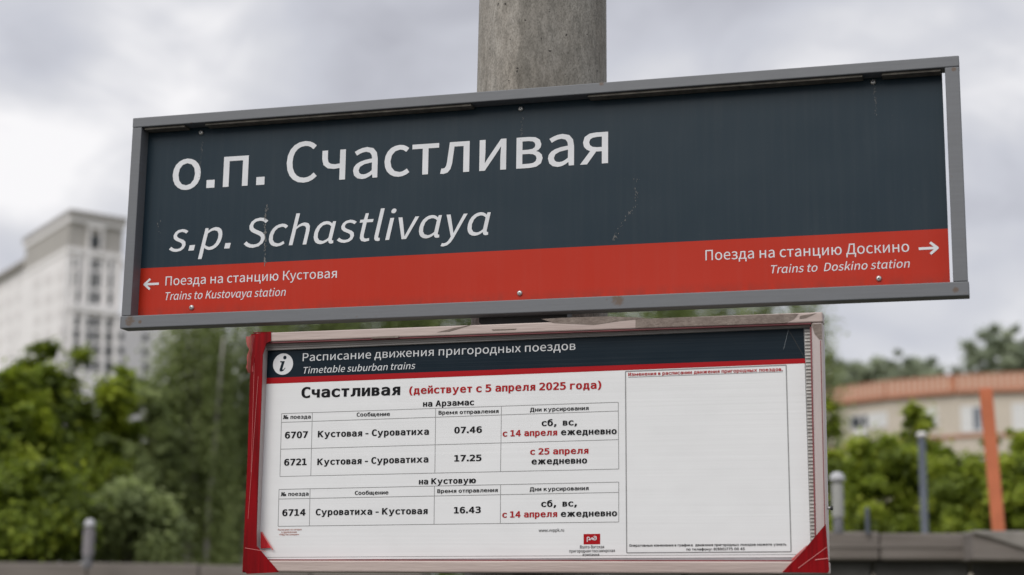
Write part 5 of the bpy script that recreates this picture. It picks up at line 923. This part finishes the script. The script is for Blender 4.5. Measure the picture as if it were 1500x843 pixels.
# the next section, seen end on with a sloping dark joint
Q = [at(1426, 777, 12.7), at(1700, 777, 12.7)]
Q[1].z = Q[0].z = zt - .01
qx = (Q[1] - Q[0]).normalized(); qn = Vector((-qx.y, qx.x, 0))
zlo = Q[0].z - hh
pl = [(0.0, 0.0), (1.6, 0.0), (1.6, -0.16), (0.42, -0.145), (0.10, -0.045), (0, -0.02)]
b = MB(); V = [Q[0] + qx * s + Vector((0, 0, z)) for s, z in pl]; V += [v + qn * 2.5 for v in V]; n = len(pl)
b.add(V, [tuple(range(n))[::-1], tuple(range(n, 2*n))] + [(i, (i+1) % n, (i+1) % n + n, i + n) for i in range(n)])
b.build('slab', M['kerb'], wallr, bevel=0.01)
b = MB(); b.obox(Q[0] + qn * 0.03 - Vector((0, 0, hh)), qx * 1.8, qn * 2.4, Vector((0, 0, hh - .012))); b.build('slab', M['slab'], wallr, bevel=0.01)

walll = empty('platform_edge', at(180, 826, 19), 'low grey brown concrete edge at the foot of the birches, left of the boards', 'platform')
A0 = at(-200, 823, 19); A1 = at(620, 828, 19); A0.z = A1.z = at(180, 825, 19).z
ax = (A1 - A0); La = ax.length; ax = ax.normalized(); an_ = Vector((-ax.y, ax.x, 0))
for i in range(5):
    b = MB(); b.obox(A0 + ax * (La * i / 5 + .006) - Vector((0, 0, .3)), ax * (La / 5 - .012), an_ * 2.2, Vector((0, 0, .3 - .01 * (i % 2)))); b.build('slab', M['slab'], walll, bevel=0.02)
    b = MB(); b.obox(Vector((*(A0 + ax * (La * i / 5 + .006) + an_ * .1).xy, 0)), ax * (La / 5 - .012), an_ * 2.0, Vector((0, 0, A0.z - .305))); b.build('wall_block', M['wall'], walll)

# ------------------------------------------------------------------ posts
M['post_white'] = plain('chalky_pipe_paint', (0.36, 0.36, 0.34), 0.6, 0.0, 6, stretch=(2, 2, .6), col2=(0.26, 0.26, 0.25))
M['post_dark'] = plain('dark_post_foot', (0.16, 0.16, 0.17), 0.7, 0.2, 10)
M['cap'] = plain('white_dome_cap', (0.44, 0.44, 0.46), 0.4, 0.08, 8)
M['post_grey'] = plain('blue_grey_paint', (0.075, 0.088, 0.11), 0.5, 0.1, 6)
M['orange'] = plain('orange_post_paint', (0.62, 0.19, 0.09), 0.5, 0.08, 5)
M['pipe_grey'] = plain('mauve_grey_pipe', (0.22, 0.205, 0.215), 0.6, 0.12, 10)
def vent(px, ytop, ybot, wpx, d, m1, label, capk, capr=1.28):
    top = at(px, ytop, d); bot = at(px, ybot, d); r = wpx / FPX * d / 2
    x, y = top.x, top.y; zb = bot.z; h = top.z - zb
    o = empty('capped_post', (x, y, zb), label, 'post', 'capped vent posts')
    b = MB(); b.lathe((x, y, zb), [(r * .8, 0), (r * .8, h * .24), (r, h * .25), (r, h * .80)], 20); b.build('post_tube', m1, o, smooth=False)
    b = MB(); b.lathe((x, y, zb), [(r * .84, -0.01), (r * .84, h * .235)], 20); b.build('post_foot', M['post_dark'], o)
    rc = r * capr
    b = MB(); b.lathe((x, y, zb + h * .80), [(r * .72, 0), (r * .72, h * capk * .2), (rc, h * capk * .25), (rc, h * capk * .45), (rc * .8, h * capk * .8), (rc * .4, h * capk), (0.001, h * capk * 1.02)], 20); b.build('cap', M['cap'], o, smooth=True)
vent(1226, 692, 781, 17.5, 12.6, M['post_white'], 'pale capped post standing on the platform edge beside the timetable frame', .2, 1.3)
vent(132, 762, 832, 16.5, 18.6, M['pipe_grey'], 'mauve grey capped post at the foot of the trees on the far left', .22, 0.98)

def lamp_post(px, ytop, ybot, wpx, d, label, mat, head, pxbot=None):
    top = at(px, ytop, d); r = wpx / FPX * d / 2
    o = empty('street_lamp', (top.x, top.y, 0), label, 'street lamp', 'lamp posts among the shrubs')
    b = MB(); b.tube([(top.x, top.y, 0), (top.x, top.y, top.z)], [r * 1.05, r * .95], 14); b.build('lamp_pole', mat, o, smooth=True)
    b = MB(); b.lathe((top.x, top.y, top.z + head * .1), [(head * .25, -head * .1), (head * .7, 0), (head, head * .35), (head * .92, head * .75), (head * .5, head * 1.0), (0.002, head * 1.06)], 18); b.build('lamp_head', M['lamp_glass'], o, smooth=True)
M['lamp_glass'] = plain('opal_lamp_head', (0.72, 0.70, 0.68), 0.3, 0.05, 10)
lamp_post(1350, 642, 790, 11.0, 17.0, 'blue grey lamp post with a small pale head, in front of the shrubs', M['post_grey'], 0.055)
lamp_post(1261, 642, 790, 6.5, 24.5, 'thin grey lamp post with an oval white head almost lost in the shrubs', M['post_grey'], 0.11)

ob = at(1464, 790, 15.5); ot = at(1444, 571, 15.5)
post = empty('orange_post', (ob.x, ob.y, 0), 'tall slightly leaning orange post behind the platform edge on the far right', 'post')
t_ = (ot - ob); foot = ob - t_ * (ob.z / t_.z)
b = MB(); w_ = 19 / FPX * 15.5 / 2
b.obox(foot + Vector((-w_, -w_, 0)), Vector((2*w_, 0, 0)), Vector((0, 2*w_, 0)), ot - foot); b.build('post_body', M['orange'], post, bevel=0.012, seg=3)
b = MB(); b.obox(ot + Vector((-w_*.9, -w_*.9, 0.0005)), Vector((1.8*w_, 0, 0)), Vector((0, 1.8*w_, 0)), Vector((0, 0, .012))); b.build('post_cap', M['orange'], post, bevel=.004)

tq = at(1270, 742, 13.2)
o = empty('thin_bollard', (tq.x, tq.y, P0.z - .02), 'slim dark grey bollard low against the shrubs, right of the pale capped post', 'bollard')
b = MB(); b.lathe((tq.x, tq.y, P0.z - .02), [(.017, 0), (.017, tq.z - P0.z), (.012, tq.z - P0.z + .012), (.004, tq.z - P0.z + .016)], 14); b.build('bollard_tube', M['post_grey'], o)
# ------------------------------------------------------------------ foliage
def leaf_mat(name, dark, mid, light, trans=0.5):
    m, t, b = new_mat(name); l = t.links.new
    at_ = N(t, 'ShaderNodeAttribute', attribute_name='tint')
    cr = N(t, 'ShaderNodeValToRGB'); e = cr.color_ramp.elements
    e[0].position = 0.0; e[0].color = (*dark, 1); e[1].position = 1.0; e[1].color = (*light, 1); q = e.new(0.5); q.color = (*mid, 1)
    l(at_.outputs['Fac'], cr.inputs['Fac']); l(cr.outputs['Color'], b.inputs['Base Color'])
    b.inputs['Roughness'].default_value = 0.55
    b.inputs['Specular IOR Level'].default_value = 0.35
    tr_ = N(t, 'ShaderNodeBsdfTranslucent'); l(cr.outputs['Color'], tr_.inputs['Color'])
    mx = N(t, 'ShaderNodeMixShader', inp={0: trans}); l(b.outputs[0], mx.inputs[1]); l(tr_.outputs[0], mx.inputs[2])
    l(mx.outputs[0], t.nodes['Material Output'].inputs['Surface'])
    return m
M['leaf_maple'] = leaf_mat('bright_leaf', (0.07, 0.10, 0.014), (0.22, 0.29, 0.03), (0.48, 0.55, 0.06))
M['leaf_birch'] = leaf_mat('birch_leaf', (0.17, 0.21, 0.08), (0.28, 0.34, 0.125), (0.42, 0.48, 0.20))
M['leaf_shrub'] = leaf_mat('shrub_leaf', (0.12, 0.16, 0.02), (0.28, 0.36, 0.04), (0.50, 0.56, 0.08))
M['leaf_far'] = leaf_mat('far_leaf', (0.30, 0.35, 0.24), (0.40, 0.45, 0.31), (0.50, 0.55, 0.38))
M['bark'] = plain('grey_brown_bark', (0.10, 0.085, 0.07), 0.95, 0.25, 9, bump=0.5, stretch=(1, 1, .3))
M['birch_bark'] = plain('white_birch_bark', (0.50, 0.48, 0.44), 0.8, 0.0, 5, bump=0.3, stretch=(.6, .6, 3), col2=(0.20, 0.18, 0.16))

def leaves_mesh(name, C, tint, size, mat, parent):
    # leaf planes mostly face up and away from the crown's middle, as leaves reaching for light do
    n = len(C)
    mid = C.mean(axis=0); o_ = C - mid; o_ /= (np.linalg.norm(o_, axis=1)[:, None] + 1e-6)
    nn = RNG.normal(size=(n, 3)) * .55 + o_ * .8 + np.array([0, 0, .8]); nn /= np.linalg.norm(nn, axis=1)[:, None]
    a = np.cross(nn, RNG.normal(size=(n, 3))); a /= np.linalg.norm(a, axis=1)[:, None]
    bb = np.cross(nn, a); bb /= np.linalg.norm(bb, axis=1)[:, None]
    s = (size * RNG.uniform(.6, 1.25, n))[:, None]
    V = np.empty((n, 4, 3)); V[:, 0] = C - a * s; V[:, 1] = C + bb * s * .55; V[:, 2] = C + a * s; V[:, 3] = C - bb * s * .55
    c0 = np.array([C[:, 0].mean(), C[:, 1].mean(), C[:, 2].min()])
    V = (V - c0).reshape(-1, 3)
    me = bpy.data.meshes.new(name)
    me.vertices.add(4 * n); me.vertices.foreach_set('co', V.astype(np.float32).ravel())
    me.loops.add(4 * n); me.loops.foreach_set('vertex_index', np.arange(4 * n, dtype=np.int32))
    me.polygons.add(n); me.polygons.foreach_set('loop_start', np.arange(0, 4 * n, 4, dtype=np.int32))
    at_ = me.attributes.new('tint', 'FLOAT', 'FACE'); at_.data.foreach_set('value', np.clip(tint, 0, 1).astype(np.float32))
    me.update(calc_edges=True); me.materials.append(mat)
    return link(name, me, Vector(c0), parent)

def limbs(base, height, r0, targets, mat, parent, lean=(0, 0), name='trunk'):
    b = MB(); pts = []; n = 7
    for i in range(n):
        t = i / (n - 1)
        pts.append((base.x + lean[0] * t + random.uniform(-.04, .04) * height * .1, base.y + lean[1] * t, base.z + height * t))
    b.tube(pts, [r0 * (1 - .75 * i / (n - 1)) for i in range(n)], 8)
    for T in targets:
        k = random.randint(2, n - 2); s = Vector(pts[k]); T = Vector(T)
        mid = s.lerp(T, .5) + Vector((0, 0, .12 * (T - s).length))
        rr = r0 * (1 - .75 * k / (n - 1)) * .5
        b.tube([s, mid, T], [rr, rr * .6, rr * .2], 5, False)
    return b.build(name, mat, parent, smooth=True)

def broad_tree(name, label, cat, px, d, ytop, wpx, n, size, mat, clump=0.16, ncl=46, ybot=None, group=None, bark='bark', tmean=.5, zsq=1.0):
    top = at(px, ytop, d); bx, by = top.x, top.y; H_ = top.z
    zb = at(px, ybot, d).z if ybot else H_ * .25
    rx = wpx / FPX * d / 2; rz = (H_ - zb) / 2; zc = (H_ + zb) / 2
    o = empty(name, (bx, by, 0), label, cat, group)
    u = RNG.normal(size=(ncl, 3)); u /= np.linalg.norm(u, axis=1)[:, None]; u *= (RNG.uniform(.15, 1, ncl) ** .45)[:, None]
    cc = np.column_stack([bx + u[:, 0] * rx, by + u[:, 1] * rx, zc + u[:, 2] * rz])
    rad = RNG.uniform(.6, 1.35, ncl) * clump * (rx + rz)
    ct = np.clip(RNG.normal(tmean, .30, ncl), 0, 1)
    idx = RNG.integers(0, ncl, n)
    g = RNG.normal(size=(n, 3)); g /= np.linalg.norm(g, axis=1)[:, None]; g *= (RNG.uniform(0, 1, n) ** .4 * np.where(RNG.uniform(0, 1, n) < .12, 1.7, 1.0))[:, None]
    C = cc[idx] + g * rad[idx][:, None] * np.array([1, 1, .8])
    C[:, 2] = np.maximum(C[:, 2], 0.05)
    tint = ct[idx] + RNG.normal(0, .16, n)
    limbs(Vector((bx, by, 0)), H_ * .72, max(.05, rx * .07), [tuple(c) for c in cc[:12]], M[bark], o)
    leaves_mesh('crown' if cat == 'tree' else 'foliage', C, tint, size, mat, o)
    return o

def birch(px, d, ytop, wpx, n, label, zlow=.22, trunks=((0, 0),), size=.05, group='birches behind the boards', tw=.1, ns=170):
    top = at(px, ytop, d); bx, by, H_ = top.x, top.y, top.z
    rx = wpx / FPX * d / 2
    o = empty('birch_tree', (bx, by, 0), label, 'tree', group)
    # drooping strands hung from arching limb tips
    th = RNG.uniform(0, 2 * math.pi, ns); rr = rx * RNG.uniform(.1, 1, ns) ** .6
    hz = H_ * (1 - RNG.uniform(0, 1, ns) ** 1.3 * .62) * (1 - .22 * (rr / rx) ** 2)
    ln_ = RNG.uniform(.12, .42, ns) * H_
    sx, sy = bx + np.cos(th) * rr, by + np.sin(th) * rr
    idx = RNG.integers(0, ns, n); t = RNG.uniform(0, 1, n)
    C = np.column_stack([sx[idx] + RNG.normal(0, .06 + .10 * (1 - t), n) + np.cos(th[idx]) * t * .15, sy[idx] + RNG.normal(0, .12, n), hz[idx] - t * ln_[idx] + RNG.normal(0, .05, n)])
    keep = C[:, 2] > H_ * (zlow - .12 * RNG.uniform(0, 1, ns)[idx] - .10 * RNG.uniform(0, 1, n) ** 3)
    C = C[keep]; n2 = len(C)
    ct = np.clip(RNG.normal(.5, .25, ns), 0, 1)[idx][keep]
    leaves_mesh('crown', C, ct + RNG.normal(0, .15, n2), size, M['leaf_birch'], o)
    for k, (ox, ln) in enumerate(trunks):
        tx = ox / FPX * d
        targets = [(sx[i], sy[i], hz[i]) for i in RNG.integers(0, ns, 9)] if k == 0 else []
        limbs(Vector((bx + tx, by - .3 * k, 0)), H_ * .8, tw, targets, M['birch_bark'], o, (ln, 0))
    return o

# left group
broad_tree('broadleaf_tree', 'leafy tree of mixed bright and dark green in front of the pale tower', 'tree', 105, 27, 492, 205, 34000, .075, M['leaf_maple'], ybot=815, ncl=190, clump=.075, group='trees left of the boards', tmean=.5)
broad_tree('broadleaf_tree', 'bright yellow green tree cut off by the left edge of the photo', 'tree', -15, 25, 535, 200, 27000, .075, M['leaf_maple'], ybot=815, ncl=150, clump=.08, group='trees left of the boards', tmean=.58)
broad_tree('broadleaf_tree', 'small dull green tree just right of the pale tower', 'tree', 196, 31, 556, 150, 17000, .07, M['leaf_birch'], ybot=815, ncl=150, clump=.08, group='trees left of the boards', tmean=.4)
birch(292, 33, 372, 125, 38000, 'weeping birch with two pale trunks seen left of the timetable', zlow=.40, trunks=((8, .05), (40, .2)), tw=.085)
birch(365, 35, 350, 190, 44000, 'weeping birch with a white trunk close to the left edge of the timetable', zlow=.40, trunks=((-18, .0), (20, .15)), tw=.10)
broad_tree('shrub', 'olive green shrub under the birches behind the capped post', 'shrub', 195, 23, 705, 150, 10000, .055, M['leaf_birch'], ybot=850, ncl=50, clump=.18, group='shrubs left of the boards', tmean=.35)
broad_tree('shrub', 'bright green undergrowth seen between the birch trunks near the timetable', 'shrub', 325, 41, 690, 230, 12000, .055, M['leaf_shrub'], ybot=870, ncl=70, clump=.13, group='shrubs left of the boards', tmean=.5)
broad_tree('shrub', 'dark green shrub low in the left corner of the photo', 'shrub', 50, 22, 690, 190, 12000, .06, M['leaf_maple'], ybot=850, ncl=50, clump=.18, group='shrubs left of the boards', tmean=.3)
for i, (px, yt, lb) in enumerate(((455, 310, 'birch foliage in the gap between the boards, above the round information symbol'), (545, 300, 'birch foliage in the gap between the boards, above the start of the timetable heading'), (640, 295, 'birch foliage in the gap between the boards, immediately left of the pole'), (930, 300, 'birch foliage in the gap between the boards, immediately right of the pole'), (1030, 310, 'birch foliage in the gap between the boards, above the empty ruled box'))):
    birch(px, 37 + (i % 3) * 2, yt, 200, 36000, lb, zlow=.26, group='birches seen through the gap between the boards', ns=260, trunks=((0, 0),), size=.075)
birch(1150, 31, 330, 140, 30000, 'birch with drooping twigs showing past the upper right corner of the timetable', zlow=.42, size=.045, ns=130)

# right group: shrubs in front of the long building
rs = [(1232, 21, 632, 90, 11000, .5, 'yellow green shrub behind the pale capped post'), (1296, 20, 628, 110, 15000, .5, 'broad yellow green shrub between the thin lamp and the blue grey lamp post'),
      (1342, 22, 588, 64, 6500, .55, 'tallest pointed shrub top rising behind the blue grey lamp post'), (1400, 19.5, 655, 120, 11000, .38, 'dark green shrub between the blue grey lamp post and the orange post'),
      (1496, 19, 640, 90, 9000, .42, 'deep green shrub right of the orange post'), (1444, 22, 645, 90, 7000, .48, 'mid green shrub behind the orange post')]
for px, d, yt, w, n, tm, lab in rs:
    broad_tree('shrub', lab, 'shrub', px, d, yt, w, n, .045, M['leaf_shrub'], ybot=830, ncl=55, clump=.13, group='shrubs right of the boards', tmean=tm)
for px, yt, yb in ((1216, 578, 680), (1338, 585, 660), (1482, 620, 690)):
    broad_tree('shrub', {1216: 'thin leafy shoot close beside the upper right edge of the timetable', 1338: 'pointed leafy shoot standing above the shrubs near the blue grey lamp post', 1482: 'ragged leafy shoot above the shrubs right of the orange post'}[px], 'shrub', px, 21.5, yt, 34, 2200, .045, M['leaf_shrub'], ybot=yb + 60, ncl=22, clump=.09, group='shrubs right of the boards', tmean=.6)
# trees beyond the long building
rt = [(1232, 518, 75, 'pale crown of the tree nearest the timetable, above the orange roof edge'), (1302, 514, 70, 'rounded dark crown above the roof edge, second from the timetable'),
      (1372, 519, 95, 'low broad crown above the roof edge, left of the tallest crown'), (1462, 472, 100, 'tallest crown above the roof edge, near the right edge of the photo'), (1520, 500, 80, 'crown cut by the right edge of the photo above the roof')]
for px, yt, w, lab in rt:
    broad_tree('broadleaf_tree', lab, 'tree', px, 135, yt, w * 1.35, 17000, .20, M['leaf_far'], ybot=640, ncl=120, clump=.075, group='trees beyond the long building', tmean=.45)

# ------------------------------------------------------------------ long low building on the right
M['beige_wall'] = plain('beige_render', (0.56, 0.50, 0.42), 0.9, 0.06, .6)
M['parapet'] = plain('faded_orange_sheet', (0.50, 0.20, 0.11), 0.7, 0.0, 1.3, col2=(0.52, 0.24, 0.14))
M['rib'] = plain('pale_orange_rib', (0.62, 0.41, 0.31), 0.7, 0.12, 2)
M['ledge'] = plain('orange_ledge', (0.45, 0.20, 0.12), 0.7, 0.1, 2)
M['win_frame'] = plain('white_window_frame', (0.72, 0.72, 0.72), 0.5, 0.03, 3)
M['glass_pane'] = plain('window_glass', (0.20, 0.22, 0.25), 0.12, 0.2, 1.0)
M['curtain'] = plain('white_curtain', (0.66, 0.66, 0.65), 0.6, 0.05, 2.0)
M['glass_dark'] = plain('dark_window_glass', (0.05, 0.055, 0.06), 0.15, 0.2, 1.0)
rt0 = at(1440, 550, 92)
ZP = rt0.z
knots = [at_z(x, y, ZP) for x, y in ((1150, 584), (1216, 571), (1300, 560), (1400, 551.5), (1600, 543))]
bl = empty('long_building', (rt0.x, rt0.y, 0), 'long beige building with an orange ribbed parapet behind the shrubs', 'building')
ph = 0.86
for i in range(len(knots) - 1):
    a, c = knots[i].copy(), knots[i + 1].copy(); a.z = c.z = 0
    t = (c - a); Lw = t.length; t = t.normalized(); n = Vector((-t.y, t.x, 0))
    b = MB(); b.obox(a, t * Lw, n * 9, Vector((0, 0, ZP - ph - .02))); b.build('wall', M['beige_wall'], bl)
    b = MB(); b.obox(a - n * .18 + Vector((0, 0, ZP - ph)), t * Lw, n * .3, Vector((0, 0, ph))); b.build('parapet', M['parapet'], bl)
    b = MB(); b.obox(a - n * .30 + Vector((0, 0, ZP - ph - .12)), t * Lw, n * .3, Vector((0, 0, .22))); b.build('ledge', M['ledge'], bl)
    b = MB(); b.obox(a - n * .24 + Vector((0, 0, ZP + .003)), t * Lw, n * .4, Vector((0, 0, .07))); b.build('ledge', M['ledge'], bl)
    zl = at_wall(1420, 641, a, c)[1]
    b = MB(); b.obox(a - n * .10 + Vector((0, 0, zl)), t * Lw, n * .099, Vector((0, 0, .16))); b.build('ledge', M['ledge'], bl)
    nr = int(Lw / .34); me = None
    for k in range(nr):
        s = a + t * (k * .34 + .1) - n * .235 + Vector((0, 0, ZP - ph + .11))
        if me is None:
            b = MB(); b.obox((0, 0, 0), t * .19, n * .054, Vector((0, 0, ph - .13)))
            r_ = mesh('rib', b.V, b.F, M['rib'], bl); me = r_.data; off_ = Vector(r_.location) + bl.location - Vector((0, 0, 0))
            r_.location = s + off_ - bl.location
        else:
            link('rib', me, s + off_, bl)
    def window(x0, x1, y0, y1, mat, mull=0, label=None, curtain=None):
        s0, za = at_wall(x0, (y0 + y1) / 2, a, c); s1, _ = at_wall(x1, (y0 + y1) / 2, a, c)
        xm = (x0 + x1) / 2
        zb_, zt_ = at_wall(xm, y1, a, c)[1], at_wall(xm, y0, a, c)[1]
        for kk in range(3):
            zz = zb_ - kk * 2.8
            if zz < .5: break
            P = a + t * s0 + Vector((0, 0, zz)); hgt = zt_ - zb_
            b = MB(); fwd = -n * .05
            w_ = s1 - s0; f_ = .09
            b.obox(P + fwd, t * w_, n * .049, Vector((0, 0, f_))); b.obox(P + fwd + Vector((0, 0, hgt - f_)), t * w_, n * .049, Vector((0, 0, f_)))
            b.obox(P + fwd + Vector((0, 0, f_)), t * f_, n * .049, Vector((0, 0, hgt - 2*f_))); b.obox(P + fwd + t * (w_ - f_) + Vector((0, 0, f_)), t * f_, n * .049, Vector((0, 0, hgt - 2*f_)))
            for j in range(mull):
                b.obox(P + fwd + t * (w_ * (j + 1) / (mull + 1) - f_/2) + Vector((0, 0, f_)), t * f_, n * .049, Vector((0, 0, hgt - 2*f_)))
            wn = b.build('window', M['win_frame'], bl)
            b = MB(); b.obox(P - n * .02 + t * f_ + Vector((0, 0, f_)), t * (w_ - 2*f_), n * .018, Vector((0, 0, hgt - 2*f_))); b.build('pane', mat, wn)
            if curtain:
                b = MB(); b.obox(P - n * .026 + t * (w_ * curtain[0] + f_) + Vector((0, 0, f_)), t * (w_ * (curtain[1] - curtain[0]) - 2*f_), n * .005, Vector((0, 0, hgt - 2*f_))); b.build('curtain', M['curtain'], wn)
    if i == 1:
        window(1245, 1300, 606, 628, M['glass_dark'], 2, curtain=(.45, 1.0))
    if i == 2:
        window(1351, 1374, 597, 627, M['glass_pane'], 1, curtain=(0, .98))
    if i == 3:
        window(1408, 1440, 595, 633, M['glass_pane'], 1, curtain=(0, .56))
        window(1483, 1512, 591, 630, M['glass_pane'], 1, curtain=(0, .9))
# ------------------------------------------------------------------ pale tower on the left
M['tower_white'] = plain('pale_tower_render', (0.84, 0.82, 0.81), 0.85, 0.04, .12)
M['tower_grey'] = plain('grey_tower_storey', (0.42, 0.40, 0.37), 0.85, 0.05, .2)
M['tower_cornice'] = plain('brown_grey_cornice', (0.34, 0.32, 0.30), 0.8, 0.05, .2)
M['tower_window'] = plain('tower_window_glass', (0.045, 0.052, 0.056), 0.5, 0.2, .3)
ZC = at(103, 306, 300).z
cA = at_z(103, 306, ZC); cB = at_z(188, 320, ZC); cL = at_z(33, 350, ZC)
tw = empty('tower_block', (cA.x, cA.y, 0), 'tall pale tower block with a grey top storey and a wide cornice', 'building')
def ext(a, b_, k): return a + (b_ - a) * k
cB2 = ext(cA, cB, 1.0)
cD = cL + (cB2 - cA)
def inset(P, k): 
    c = (cA + cB2 + cL + cD) / 4
    return c + (P - c) * k
def slab_poly(name, pts, z0, z1, mat, parent):
    n = len(pts)
    V = [Vector((p.x, p.y, z0)) for p in pts] + [Vector((p.x, p.y, z1)) for p in pts]
    F = [tuple(range(n)), tuple(range(n, 2*n))[::-1]] + [(i, i + n, (i+1) % n + n, (i+1) % n) for i in range(n)]
    me_o = mesh(name, V, F, mat, parent)
    bm = bmesh.new(); bm.from_mesh(me_o.data); bmesh.ops.recalc_face_normals(bm, faces=bm.faces); bm.to_mesh(me_o.data); bm.free()
    return me_o
quad = [cA, cB2, cD, cL]
slab_poly('cornice', quad, ZC - .9, ZC, M['tower_cornice'], tw)
slab_poly('cornice', [inset(p, .965) for p in quad], ZC - 2.0, ZC - .905, M['tower_white'], tw)
ins = [inset(p, .92) for p in quad]
zg = at_wall(105, 368, ins[0], ins[1])[1]
slab_poly('upper_storey', ins, zg + .6, ZC - 2.005, M['tower_grey'], tw)
slab_poly('band', [inset(p, .96) for p in quad], zg - .3, zg + .595, M['tower_white'], tw)
body = [inset(p, .93) for p in quad]
slab_poly('wall', body, 0, zg - .305, M['tower_white'], tw)
def tface(a, c, x0, x1, y0, y1, mat=None, name='window', out_=.05, dep=.3):
    a = Vector((a.x, a.y, 0)); c = Vector((c.x, c.y, 0)); t = (c - a).normalized(); n = Vector((-t.y, t.x, 0))
    if (n.dot(a - CAM)) < 0: n = -n
    xm, ym = (x0 + x1) / 2, (y0 + y1) / 2
    s0, s1 = at_wall(x0, ym, a, c)[0], at_wall(x1, ym, a, c)[0]
    z0_, z1_ = at_wall(xm, y1, a, c)[1], at_wall(xm, y0, a, c)[1]
    b = MB(); b.obox(a + t * s0 - n * out_ + Vector((0, 0, z0_)), t * (s1 - s0), n * dep, Vector((0, 0, z1_ - z0_)))
    o_ = b.build(name, mat or M['tower_window'], tw)
    bm = bmesh.new(); bm.from_mesh(o_.data); bmesh.ops.recalc_face_normals(bm, faces=bm.faces); bm.to_mesh(o_.data); bm.free()
    return o_
fa, fc = body[0], body[1]
# windows in three bays; slightly lower towards the right as the face recedes
for (x0, x1) in ((106, 116), (126.5, 134.5), (137.5, 146), (154, 164)):
    sl = (x0 - 100) * .07
    for y0, y1 in ((379, 392), (397, 419), (425, 443)):
        tface(fa, fc, x0, x1, y0 + sl, y1 + sl)
    for y0, y1 in ((463, 478), (482, 498), (502, 520), (525, 542)):
        tface(fa, fc, x0, x1, y0 + sl, y1 + sl)
for x0, x1 in ((101.5, 105), (118, 123), (148.5, 152), (167, 171)):
    tface(fa, fc, x0, x1, 372, 640, M['tower_white'], 'pilaster', .55, .5)
tface(fa, fc, 100.5, 172, 448, 459, M['tower_white'], 'band', .7, .65)
tface(ins[0], ins[1], 131, 147, 345, 364, None, 'window')
tface(ins[0], ins[1], 128, 131, 335, 367, M['tower_white'], 'pilaster', .4, .39)
tface(ins[0], ins[1], 147, 150, 335, 367, M['tower_white'], 'pilaster', .4, .39)
tface(ins[0], ins[1], 126, 152, 328, 336, M['tower_white'], 'band', .5, .49)
ga, gc_ = body[0], body[3]
M['tower_side'] = plain('tower_side_render', (0.70, 0.675, 0.665), 0.85, 0.05, .2)
for x0, x1 in ((84, 92), (66, 76), (50, 58)):
    for k in range(6):
        y0 = 392 + k * 27 + (100 - x0) * .32
        tface(ga, gc_, x0, x1, y0, y0 + 15, M['tower_side'])
# lower wings
zw = at(44, 374, 330).z
w0 = at_z(52, 369, zw); w1 = at_z(-60, 436, zw); w2 = at_z(-30, 520, zw)
wv = (w1 - w0)
wn_ = Vector((wv.y, -wv.x, 0)).normalized()
if wn_.dot(w0 - CAM) < 0: wn_ = -wn_
wn_ = wn_ * 18
slab_poly('wing_roof', [w0, w1, w1 + wn_, w0 + wn_], zw - 1.0, zw, M['tower_cornice'], tw)
ww = [w0 + wn_ * .06, w1 + wn_ * .06, w1 + wn_ * .95, w0 + wn_ * .95]
slab_poly('wing_wall', ww, 0, zw - 1.005, M['tower_white'], tw)
for k in range(5):
    for j, x0 in enumerate((38, 24, 10, -4)):
        y0 = 398 + (40 - x0) * .40 + k * 26
        tface(ww[0], ww[1], x0, x0 + 6, y0, y0 + 12, M['tower_side'])
zr_ = at(200, 462, 315).z
v0 = at_z(172, 460, zr_); v1 = at_z(330, 478, zr_); vn = Vector((-(v1 - v0).y, (v1 - v0).x, 0)).normalized() * 14
slab_poly('wing_wall', [v0, v1, v1 + vn, v0 + vn], 0, zr_, M['tower_white'], tw)
for x0 in (173, 209, 236, 262):
    for y0 in (488, 509, 531):
        tface(v0, v1, x0, x0 + 8, y0 + (x0 - 173) * .06, y0 + 10 + (x0 - 173) * .06, M['tower_window'])
